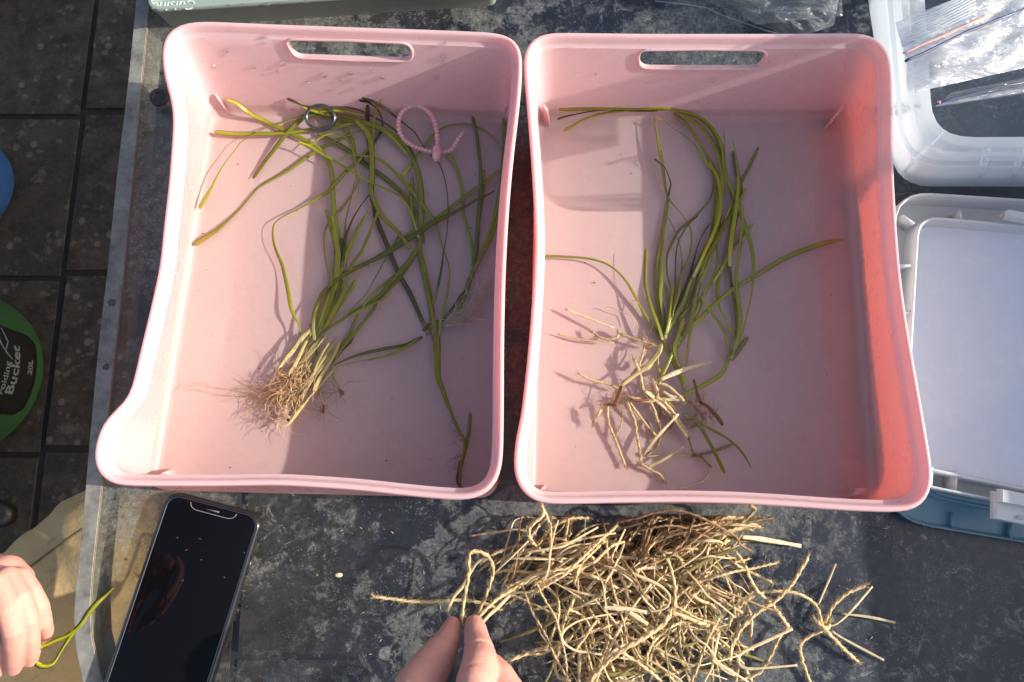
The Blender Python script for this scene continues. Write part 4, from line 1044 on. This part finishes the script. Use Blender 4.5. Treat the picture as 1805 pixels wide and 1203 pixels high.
CASE = simple('black_case', (.016, .017, .019), .22, 0, 0, .1, coat=.5); m.build('case', CASE, PH, True, 60)
ALU = simple('phone_band', (.30, .31, .32), .3, metal=1)
m = MB(); m.loops([rr_loop(.0027, .0080, .0094), rr_loop(.0028, .0093, .0093), rr_loop(.0033, .0093, .0090), rr_loop(.0034, .0080, .0090)], True); m.build('metal_band', ALU, PH)
def mat_screen():
    a = NT('screen_glass'); sm = a.ramp(a.noise(60, 6), [(.4, .01), (.8, .05)])
    q = a.bsdf(Base__Color=(.004, .004, .005), Roughness=.015); q.inputs['Specular IOR Level'].default_value = .17
    return a.done(q)
m = MB(); m.loops([rr_loop(.0034, .0082, .009), rr_loop(.0034, .0092, .009), rr_loop(.0039, .0094, .0086)], True, True, True); m.build('screen', mat_screen(), PH, True, 30)
DARK = simple('matt_black', (.006, .006, .007), .5)
def onp(x, y, z): q = org + u*x + vdir*y; return Vector((q.x, q.y, z))
m = MB(); m.tube([onp(.0205, .0046, .00945), onp(.021, .0062, .00945), onp(.0225, .0082, .00945), onp(.026, .0094, .00945), onp(.052, .0094, .00945), onp(.0555, .0082, .00945), onp(.057, .0062, .00945), onp(.0575, .0046, .00945)], .0003, 5); m.build('notch_outline', simple('protector_edge', (.25, .24, .22), .3), PH)
m = MB(); m.tube([onp(.034, .0066, .0095), onp(.044, .0066, .0095)], .0006, 6); m.build('speaker_slit', simple('speaker_mesh', (.12, .12, .12), .5), PH)
m = MB(); m.tube([onp(PW + .0001, .032, .006), onp(PW + .0001, .046, .006)], .0012, 8); m.build('side_button', CASE, PH)
m = MB()
for (x_, y_) in ((352, 950), (328, 970), (355, 987), (312, 948), (430, 975), (322, 1023), (395, 1018)): m.ball(P(x_, y_, .0094), .0008, 8, 6, (1.3, .7, .5))
tag(m.build('water_bead', BEAD, PH), kind='stuff')

bl = empty('eelgrass_plant', P(130, 1110, .06), 'wilted green blade hanging from the curled hand over the metal table edge', 'plant')
def leafz(parent, spec, zs, name='leaf'):
    c = pts(spec.split('|')[1]); o = leaf(parent, spec, .0065, .0065, name)
    return o
def leaf3(parent, mt, spec, name='leaf'):
    c = catmull(pts(spec), 5); m_ = len(c); v = []; f = []; uv = []
    C_ = [P(x, y, z) for x, y, w, z in c]
    for i in range(m_):
        t = (C_[min(i+1, m_-1)] - C_[max(i-1, 0)]).normalized(); sd_ = Vector((-t.y, t.x, .25*math.sin(i*.4))).normalized(); w = c[i][2]/2.7e3/2*(.4 if i == 0 else 1)
        for u_ in (-1, 0, 1): v.append(C_[i] + sd_*u_*w + Vector((0, 0, .0003 if u_ == 0 else 0))); uv.append(((u_+1)/2, 1 - i/m_))
        v.append(C_[i] - Vector((0, 0, .0002))); uv.append((.5, 1 - i/m_))
    for i in range(m_-1):
        for k in range(4):
            j = (k+1) % 4; f.append((i*4+k, i*4+j, (i+1)*4+j, (i+1)*4+k))
    f += [(3, 2, 1, 0), tuple((m_-1)*4+k for k in range(4))]
    me = bpy.data.meshes.new(name); me.from_pydata([tuple(p_) for p_ in v], [], f); me.update(); me.polygons.foreach_set('use_smooth', [True]*len(me.polygons))
    ul = me.uv_layers.new(name='UVMap')
    for l_ in me.loops: ul.data[l_.index].uv = uv[l_.vertex_index]
    return link(name, me, LEAF[mt], parent)
leaf3(bl, 'd', '201,1035,4,.045 188,1047,9,.05 170,1064,11,.055 155,1082,11,.06 143,1098,9,.064 130,1112,8,.07 112,1124,8,.078 95,1130,9,.084 74,1140,9,.092 60,1144,8,.095')
leaf3(bl, 'd', '160,1075,8,.058 148,1095,8,.062 135,1108,8,.066 120,1128,7,.068 106,1150,6,.07 96,1167,6,.072 86,1174,8,.075 72,1174,11,.08 60,1166,9,.085')

# ------------------------------------------------------------------ buckets on the paving
def bucket(name, cx_, cy_, rb, rt, h, col, label, rim_col=None):
    c_ = P(cx_, cy_, GZ); c_.z = GZ + .004; t = empty(name, c_, label, 'bucket')
    mt = simple(name + '_cloth', col, .55, .4, 30, .2)
    def rg(r, z): return [Vector((c_.x + r*math.cos(a), c_.y + r*math.sin(a), c_.z + z)) for a in [2*math.pi*k/64 for k in range(64)]]
    m = MB(); rs = [rg(rb*.94, 0), rg(rb*.99, .004), rg(rb, .012)]
    for k in range(1, 9): rs.append(rg(rb + (rt-rb)*k/8 + .004*math.sin(k*2.1), .012 + (h-.012)*k/8))
    rs += [rg(rt-.004, h), rg(rt-.006, h-.01), rg(rb-.006, .02)]
    m.loops(rs, True, True, True); m.build('bucket_wall', mt, t, True, 50)
    m = MB(); m.tube([q_ for q_ in rg(rt-.002, h)] + [rg(rt-.002, h)[0]], .005, 8, False); m.build('rim', mt, t)
    return t, c_, mt
RB, RT, BH = .146, .155, .26
gb, gc, gm = bucket('green_bucket', -62, 662, RB, RT, BH, (.016, .060, .018), 'dark green folding bucket with a black printed label')
gb.name = 'folding_bucket'
bb, bc, bm_ = bucket('blue_bucket', -66, 335, .103, .112, .20, (.012, .06, .20), 'small blue plastic bucket standing on the dark paving')
nb, ncn, nm_ = bucket('navy_bucket', 10, -46, .055, .06, .05, (.012, .018, .04), 'navy blue tub at the far corner of the paving')
for b_ in (bb, nb): b_.name = 'bucket'
# label panel on the bucket wall: a curved black patch with its print
def wallpt(ang, z, off):
    r = RB + (RT-RB)*(z-.012)/(BH-.012) + off
    return Vector((gc.x + r*math.cos(ang), gc.y + r*math.sin(ang), gc.z + z))
m = MB(); nx_, nz_ = 20, 6; v = []; f = []
la0, la1, lz0, lz1 = R(-30), R(24), .035, .215
def lab(s_, t_):   # s across 0..1, t up 0..1, with rounded lower corners
    inset = .09*max(0, 1 - t_/.14)**2
    return wallpt(la0 + (la1-la0)*(inset + s_*(1-2*inset)), lz0 + (lz1-lz0)*t_, .0062)
for j in range(nz_*3+1):
    for i in range(nx_+1): v.append(lab(i/nx_, (j/(nz_*3))))
for j in range(nz_*3):
    for i in range(nx_): a_ = j*(nx_+1)+i; f.append((a_, a_+1, a_+nx_+2, a_+nx_+1))
m.add(v, f); lo_ = m.build('printed_label', simple('label_black', (.004, .004, .0045), .5, 0, 0, .05), gb)
so_ = lo_.modifiers.new('t', 'SOLIDIFY'); so_.thickness = .0012; so_.offset = -1
PRINT = simple('label_print', (.13, .145, .165), .6, 0, 0, .05)
def text_on(txt, size, place, mat, name, parent, extrude=.0003, shear=0, bold=0):
    cu = bpy.data.curves.new('t', 'FONT'); cu.body = txt; cu.size = size; cu.extrude = extrude; cu.align_x = 'CENTER'; cu.shear = shear; cu.offset = bold; cu.resolution_u = 3
    ob = bpy.data.objects.new('t', cu); COL.objects.link(ob); bpy.context.view_layer.update()
    me = bpy.data.meshes.new_from_object(ob.evaluated_get(bpy.context.evaluated_depsgraph_get())); bpy.data.objects.remove(ob)
    for v_ in me.vertices: v_.co = place(v_.co)
    me.update(); me.materials.clear(); o = link(name, me, mat, parent); return o
def on_lab(s0, z0): 
    def f(co): return wallpt(s0 + co.x/RB, z0 + co.y, .0066 + co.z)
    return f
# the label reads upright on the wall, its base towards the paving
text_on('Bucket', .028, on_lab(R(-2), .084), PRINT, 'lettering', gb, bold=.0006)
text_on('Folding', .018, on_lab(R(-8), .108), PRINT, 'lettering', gb, bold=.0003)
text_on('20L', .017, on_lab(R(2), .048), PRINT, 'lettering', gb, bold=.0004)
m = MB(); lg = [(R(4), .106), (R(7), .120), (R(11), .133), (R(19), .142), (R(22), .127), (R(14), .116), (R(8), .123)]
m.tube([wallpt(a_, z__, .0075) for a_, z__ in lg], .0013, 5); m.build('diamond_emblem', PRINT, gb)

# ------------------------------------------------------------------ clear storage box, bags and lids
def mat_clear(name, tint, white, opac, rough=.25):
    a = NT(name)
    t = a.n('ShaderNodeBsdfTransparent'); t.inputs[0].default_value = (*tint, 1)
    q = a.bsdf(Base__Color=white, Roughness=rough)
    a.l(a.bump(a.noise(30, 3), .3, .002), q.inputs['Normal'])
    tr_ = a.n('ShaderNodeBsdfTranslucent'); tr_.inputs[0].default_value = (*white, 1)
    b_ = a.mixs(.35, q, tr_)
    op = a.math('ADD', opac, a.fres(0.0, 3), True)
    return a.done(a.mixs(op, t, b_))
CLEAR = mat_clear('clear_polypropylene', (.90, .93, .95), (.74, .80, .86), .17)
CLEARB = mat_clear('clear_base', (.78, .82, .88), (.5, .6, .7), .06)
def qloop(cor, rad, z, k=6, ne=10):
    """rounded quad from photo positions TL TR BR BL at height z"""
    C = [P(x, y, z) for x, y in cor]; L = []
    for i in range(4):
        c_, a_, b_ = C[i], C[i-1], C[(i+1) % 4]; da = (a_-c_).normalized()*rad; db = (b_-c_).normalized()*rad
        for j in range(k+1): t_ = j/k; L.append((c_+da)*(1-t_)**2 + c_*2*t_*(1-t_) + (c_+db)*t_*t_)
        d_ = (b_ - (b_-c_).normalized()*rad) - (c_+db)
        for j in range(1, ne): L.append(c_ + db + d_*j/ne)
    return L
BX = empty('storage_box', P(1900, 100, 0), 'clear plastic storage box with rounded corners beneath the zip bags', 'storage box')
def inset(L, d, z):
    n = len(L); cx_ = sum(p_.x for p_ in L)/n; cy_ = sum(p_.y for p_ in L)/n; out = []
    N_ = ring_normals(L)
    return [Vector((p_.x + q_.x*d, p_.y + q_.y*d, z)) for p_, q_ in zip(L, N_)]
base = qloop([(1508, -150), (2300, -150), (2330, 330), (1579, 329)], .030, 0.001)
led = qloop([(1552, -170), (2330, -170), (2350, 290), (1592, 289)], .032, .078)
rim_ = qloop([(1596, -190), (2350, -190), (2370, 262), (1622, 264)], .036, .124)
rings = [inset(base, .004, .001), base, [p_.lerp(q_, .92) for p_, q_ in zip([Vector((a.x, a.y, .001)) for a in base], led)], inset(led, -.002, .076), inset(led, -.002, .080), inset(led, .001, .081), inset(rim_, .004, .112), inset(rim_, 0, .113), inset(rim_, -.0005, .124), inset(rim_, .001, .126), inset(rim_, .008, .126), inset(rim_, .0095, .123), inset(led, .004, .079), inset(base, .006, .006)]
m = MB(); m.loops(rings, True, False, False); m.build('box_shell', CLEAR, BX, True, 45)
m = MB(); m.loops([inset(base, .0062, .0058), inset(base, .012, .003)], True, False, True); m.build('box_base', CLEARB, BX, True, 45)
m = MB()
for (ax, ay, az, bx_, by_, bz) in ((1593, 303, .03, 1660, 236, .125),): m.tube([P(ax, ay, az), P(bx_, by_, bz)], .0012, 6)
m.build('corner_rib', CLEAR, BX)
for x_ in (1740, 1800):
    m = MB(); m.tube([P(x_-16, 318, .01), P(x_-6, 290, .08), P(x_, 266, .115)], .0022, 8); m.build('moulded_rib', CLEAR, BX)
def mat_film(name, white, opac, rough=.2, bs=42, bst=.75):
    a = NT(name)
    t = a.n('ShaderNodeBsdfTransparent'); t.inputs[0].default_value = (.93, .95, .97, 1)
    g = a.n('ShaderNodeBsdfGlossy'); g.inputs['Roughness'].default_value = rough; g.inputs[0].default_value = (1, 1, 1, 1)
    d = a.n('ShaderNodeBsdfDiffuse'); d.inputs[0].default_value = (*white, 1)
    tr_ = a.n('ShaderNodeBsdfTranslucent'); tr_.inputs[0].default_value = (*white, 1)
    mp = a.n('ShaderNodeMapping'); a.l(a.geo(), mp.inputs[0]); mp.inputs['Rotation'].default_value = (0, 0, R(-20)); mp.inputs['Scale'].default_value = (.3, 1.3, 1)
    b = a.bump(a.math('ADD', a.noise(bs, 5, .6, mp.outputs[0], 1.5), a.math('MULTIPLY', a.noise(bs*3, 3, .6, mp.outputs[0], 2), .25)), bst, .006)
    a.l(b, g.inputs['Normal']); a.l(b, d.inputs['Normal'])
    s1 = a.mixs(.5, d, tr_); s2 = a.mixs(.22, s1, g)
    crin = a.ramp(a.noise(bs*1.2, 5, .65, mp.outputs[0], 1.2), [(.40, opac*.55), (.58, opac), (.66, min(1, opac*2.0))])
    return a.done(a.mixs(crin, t, s2))
BAG = mat_film('zip_bag_film', (.93, .95, .98), .62); BAG2 = mat_film('grey_film', (.55, .57, .54), .16, .2, 45)  # zip bag whitened to stand in for sun glare on clear film
def film(name, mat, parent, quad, z0, amp, nx=44, ny=26, seed=0, gap=.004, zf=None):
    rnd = random.Random(seed)
    for lay in (0, 1):
        m = MB(); v = []; f = []
        for j in range(ny+1):
            for i in range(nx+1):
                a_, b_ = i/nx, j/ny
                x = (quad[0][0]*(1-a_) + quad[1][0]*a_)*(1-b_) + (quad[3][0]*(1-a_) + quad[2][0]*a_)*b_
                y = (quad[0][1]*(1-a_) + quad[1][1]*a_)*(1-b_) + (quad[3][1]*(1-a_) + quad[2][1]*a_)*b_
                e = min(1, 6*min(a_, 1-a_, b_, 1-b_)); zz = (zf(a_, b_) if zf else z0)
                ph_ = (b_*9 + 1.3*math.sin(a_*5 + seed) + lay*1.7)
                dz = amp*e*(.5*math.sin(ph_*2.2) + .35*abs(math.sin(ph_*4.1 + a_*3)) + .7*mn.noise(Vector((a_*5, b_*4, seed + lay*3)))) + lay*gap*e
                x += e*2.0*math.sin(b_*23 + lay) ; v.append(P(x, y, zz + dz))
        for j in range(ny):
            for i in range(nx): a_ = j*(nx+1)+i; f.append((a_, a_+1, a_+nx+2, a_+nx+1))
        m.add(v, f); m.build(name, mat, parent)
zb = empty('zip_bag', P(1720, 90, .12), 'crinkled clear zip bag with red and blue closure lines, film whitened for sun glare', 'zip bag')
film('bag_film', BAG, zb, [(1578, 40), (1830, -60), (1860, 108), (1613, 163)], .136, .0028, seed=3)
RED = simple('red_zip', (.70, .28, .23), .4); BLU = simple('blue_zip', (.05, .07, .16), .4)  # red kept pale for the glare over the zip
m = MB(); m.tube([P(x, y, .1445) for x, y in pts('1592,94 1600,92 1624,80 1660,64 1700,46 1754,22')], .0006, 6); m.build('red_zip_line', RED, zb)
m = MB(); m.tube([P(x, y, .1445) for x, y in pts('1596,108 1604,104 1624,96 1660,78 1700,58 1760,34 1830,8')], .0010, 6); m.build('blue_zip_line', BLU, zb)
for k in range(9):
    m = MB(); o_ = 6.2*k; m.tube([P(1598 + k*1.5, 78 - o_*.9, .1435), P(1640 + k*1.6, 60 - o_*.9, .1435), P(1720, 22 - o_*.9, .1435)], .00035, 4); m.build('seal_ridge', CLEAR, zb)
zb2 = empty('zip_bag', P(1740, 160, .1), 'flat clear zip bag with a blue closure line hanging inside the storage box', 'zip bag')
film('bag_film', BAG2, zb2, [(1678, 163), (1850, 128), (1850, 160), (1644, 190)], .10, .0015, seed=6, ny=10)
film('bag_film', mat_film('bag_lavender', (.62, .64, .75), .6, .2, 30), zb2, [(1660, 182), (1850, 143), (1850, 158), (1648, 188)], .103, .0008, seed=7, ny=6)
m = MB(); m.tube([P(x, y, .109) for x, y in pts('1650,184 1675,176 1720,165 1770,152 1850,138')], .0007, 6); m.build('blue_zip_line', BLU, zb2)
m = MB(); m.ball(P(1655, 181, .109), .0013, 10, 6); m.build('red_tab', RED, zb2)
pb = empty('plastic_bag', P(1350, 20, 0), 'thin crumpled clear plastic bag lying on the table behind the trays', 'plastic bag')
film('bag_film', BAG2, pb, [(1100, -60), (1495, -80), (1470, 45), (1400, 70)], .018, .007, seed=11, gap=.008, zf=lambda a_, b_: .012 + .012*math.sin(a_*3.1))
film('bag_film', BAG2, pb, [(1230, -40), (1480, -60), (1486, 28), (1330, 44)], .022, .006, seed=12, gap=.004)
m = MB(); m.tube([P(x, y, .016) for x, y in pts('1155,2 1200,7 1245,14 1275,28 1310,40 1350,54 1372,60')], .0004, 5); m.build('folded_hem', CLEAR, pb)

WHT = NT('white_polypropylene')
c_ = WHT.mixc(WHT.noise(30, 5), (.66, .68, .68), (.74, .76, .75)); q = WHT.bsdf(Base__Color=c_, Roughness=.35)
tt = WHT.n('ShaderNodeBsdfTranslucent'); tt.inputs[0].default_value = (.8, .82, .84, 1); WHT.l(WHT.bump(WHT.noise(50, 4), .15, .002), q.inputs['Normal'])
WHT = WHT.done(WHT.mixs(.3, q, tt))
PANEL = NT('frosted_panel'); c_ = PANEL.mixc(PANEL.ramp(PANEL.noise(60, 7, .7), [(.5, 0), (.75, .5)]), (.66, .70, .80), (.82, .84, .86)); q = PANEL.bsdf(Base__Color=c_, Roughness=.3)
tt = PANEL.n('ShaderNodeBsdfTransparent'); tt.inputs[0].default_value = (.8, .85, .95, 1); PANEL = PANEL.done(PANEL.mixs(.82, tt, q))
TEAL = NT('blue_tinted_lid'); q = TEAL.bsdf(Base__Color=TEAL.mixc(TEAL.noise(25, 4), (.12, .25, .33), (.17, .32, .40)), Roughness=.3)
tt = TEAL.n('ShaderNodeBsdfTransparent'); tt.inputs[0].default_value = (.6, .8, .9, 1); TEAL = TEAL.done(TEAL.mixs(.8, tt, q))
def lid(t, O, I, z0, zr, zl, mats, rad, wall=.0016):
    """upturned lid: outer skirt O up to zr, trough at z0+.002, inner lip I up to zl, sunken panel"""
    o1 = qloop(O, rad, zr); i1 = qloop(I, rad*.55, zl)
    rings = [inset(o1, .002, z0), inset(o1, .0005, z0 + .002), inset(o1, 0, zr-.0006), inset(o1, wall*.5, zr), inset(o1, wall, zr-.0006), inset(o1, wall + .0016, z0 + .003),
             inset(i1, -.0030, z0 + .003), inset(i1, -.0022, zl-.0008), inset(i1, -.0012, zl), inset(i1, 0, zl-.0006), inset(i1, .0022, z0+.0095)]
    m = MB(); m.loops(rings, True, True, False); m.build('lid_frame', mats[0], t, True, 45)
    pr = inset(i1, .0022, z0+.0094); m = MB(); m.loops([pr, inset(pr, .004, z0+.0082)], True, False, True); m.build('lid_panel', mats[1], t, True, 30)
LD2 = empty('box_lid', P(1850, 700, 0), 'blue tinted plastic lid showing beneath the white lid', 'lid')
lid(LD2, [(1550, 430), (2260, 470), (2300, 1040), (1562, 916)], [(1620, 470), (2200, 500), (2240, 990), (1625, 868)], .001, .010, .010, (TEAL, TEAL), .034)
for (x_, y_, x2, y2) in ((1679, 904, 1677, 932), (1781, 922, 1779, 950)):
    m = MB(); a_, b_ = P(x_, y_, .007), P(x2, y2, .007); d_ = b_-a_; m.box((a_+b_)/2 - Vector((0,0,.002)), (.0016, d_.length, .008), math.atan2(d_.y, d_.x)+R(90)); m.build('skirt_rib', TEAL, LD2)
LD = empty('box_lid', P(1850, 620, .02), 'upturned white plastic lid with stiffening ribs and latch clips', 'lid')
lid(LD, [(1577, 336), (2330, 385), (2380, 1010), (1572, 846)], [(1622, 384), (2270, 443), (2310, 968), (1597, 816)], .009, .031, .029, (WHT, PANEL), .030)
for (x_, y_, x2, y2) in ((1592, 381, 1610, 394), (1588, 468, 1604, 469), (1590, 556, 1608, 548), (1590, 640, 1606, 636), (1692, 372, 1694, 388), (1643, 825, 1641, 856), (1686, 832, 1684, 866)):
    m = MB(); a_, b_ = P(x_, y_, .027), P(x2, y2, .027); d_ = b_-a_; m.box((a_+b_)/2 - Vector((0,0,.008)), (.0016, d_.length*1.15, .017), math.atan2(d_.y, d_.x)+R(90)); m.build('stiffening_rib', WHT, LD)
def clip(x0, y0, x1, y1, z, h):
    m = MB(); C = [P(x0, y0, z), P(x1, y0 + (x1-x0)*.20, z), P(x1, y1 + (x1-x0)*.20, z), P(x0, y1, z)]
    lo = [Vector((p_.x, p_.y, z-h)) for p_ in C]; cn = sum(C, Vector())/4
    hi = [p_.lerp(cn, .06) for p_ in C]; C2 = [Vector((p_.x, p_.y, z-.0015)) for p_ in C]
    m.loops([lo, C2, hi], True, True, True); return m
clip(1754, 866, 1830, 915, .036, .006).build('latch_clip', WHT, LD, True, 30)
clip(1766, 862, 1830, 885, .042, .006).build('latch_clip', WHT, LD, True, 30)
m = MB(); m.tube([P(1793, 912, .037), P(1815, 916, .037)], .0013, 8); m.build('latch_pin', WHT, LD)
clip(1778, 369, 1840, 381, .040, .008).build('latch_clip', WHT, LD, True, 30)
m = MB(); m.tube([P(1764, 382, .034), P(1773, 376, .034)], .0016, 8); m.build('latch_pin', simple('latch_beige', (.5, .45, .36), .5), LD)

# sage lid with embossed lettering at the far side
SAGE = simple('sage_plastic', (.26, .325, .28), .38, .1, 60, .08)
SG = empty('sage_box', P(500, -30, 0), 'sage green plastic box with raised script lettering behind the tray', 'box')
o1 = qloop([(220, -260), (900, -260), (880, -22), (262, 19)], .010, .030)
m = MB(); m.loops([inset(o1, .004, .0005), inset(o1, .0015, .024), inset(o1, 0, .026), inset(o1, 0, .0285), inset(o1, .001, .0298), inset(o1, .003, .0302), inset(o1, .0045, .0290)], True, True, True); m.build('box_shell', SAGE, SG, True, 40)
tc = P(308, 10.5, .0292); te = P(340, 8.5, .0292); d_ = (te-tc).normalized(); up_ = Vector((-d_.y, d_.x, 0))
text_on('Cuisine', .0125, lambda co: tc - d_*co.x - up_*(co.y - .004) + Vector((0, 0, co.z)), simple('sage_print', (.55, .60, .56), .4, 0, 0, .05), 'lettering', SG, .0003, .25)
m = MB(); rnd_ = random.Random(2)
for (x_, y_, s_) in ((403, 9, 2.2), (427, 7, 2), (470, 8, 2.6), (466, 7, 2), (495, 6, 2), (538, 4, 2), (372, 12, 1)): m.ball(P(x_, y_, .0292), s_*.0007, 10, 6, (1.4, .7, .5))
tag(m.build('water_bead', BEAD, SG), kind='stuff')

# tall crate added out of view to throw shade over the lids
CR = empty('shade_crate', (.74, -.12, 0), 'unseen grey crate added beyond the lids to cast shade', 'crate')
GREY = simple('grey_crate', (.20, .21, .23), .5)
for (x_, y_, dx_, dy_) in ((.63, -.12, .012, .74), (.85, -.12, .012, .74), (.74, -.484, .208, .012), (.74, .244, .208, .012)):
    m = MB(); m.box((x_, y_, .085), (dx_, dy_, .166)); m.build('side_wall', GREY, CR, False)
m = MB(); m.box((.74, -.12, .005), (.206, .714, .008)); m.build('base', GREY, CR, False)

# crumbs and bits lying about
m = MB(); rr2 = random.Random(31)
for k in range(70):
    x_, y_ = rr2.uniform(560, 1560), rr2.uniform(905, 1195); a_ = rr2.uniform(0, 3.14); q0 = P(x_, y_, .0006); l_ = rr2.uniform(.0006, .0035)
    m.tube([q0, q0 + Vector((math.cos(a_)*l_, math.sin(a_)*l_, .0004))], rr2.uniform(.0001, .0003), 5)
tag(m.build('straw_crumbs', STRAW), 'tiny straw crumbs and fibres scattered round the heap', 'debris', kind='stuff')
m = MB(); m.ball(P(597, 1014, .001), .003, 8, 5, (1.1, .6, .3)); tag(m.build('pale_chip', STRAWW), 'small pale chip alone on the bare dark glass near the phone', 'chip')
for t_, bx0, by0, bx1, by1, n_ in ((tray1, 330, 230, 860, 840, 30), (tray2, 960, 230, 1490, 850, 20)):
    m = MB()
    for k in range(n_): m.ball(P(rr2.uniform(bx0, bx1), rr2.uniform(by0, by1), .0047), rr2.uniform(.0002, .0006), 6, 4, (1.3, 1, .5))
    tag(m.build('silt_speck', simple('silt', (.12, .05, .03), .8), t_), kind='stuff')
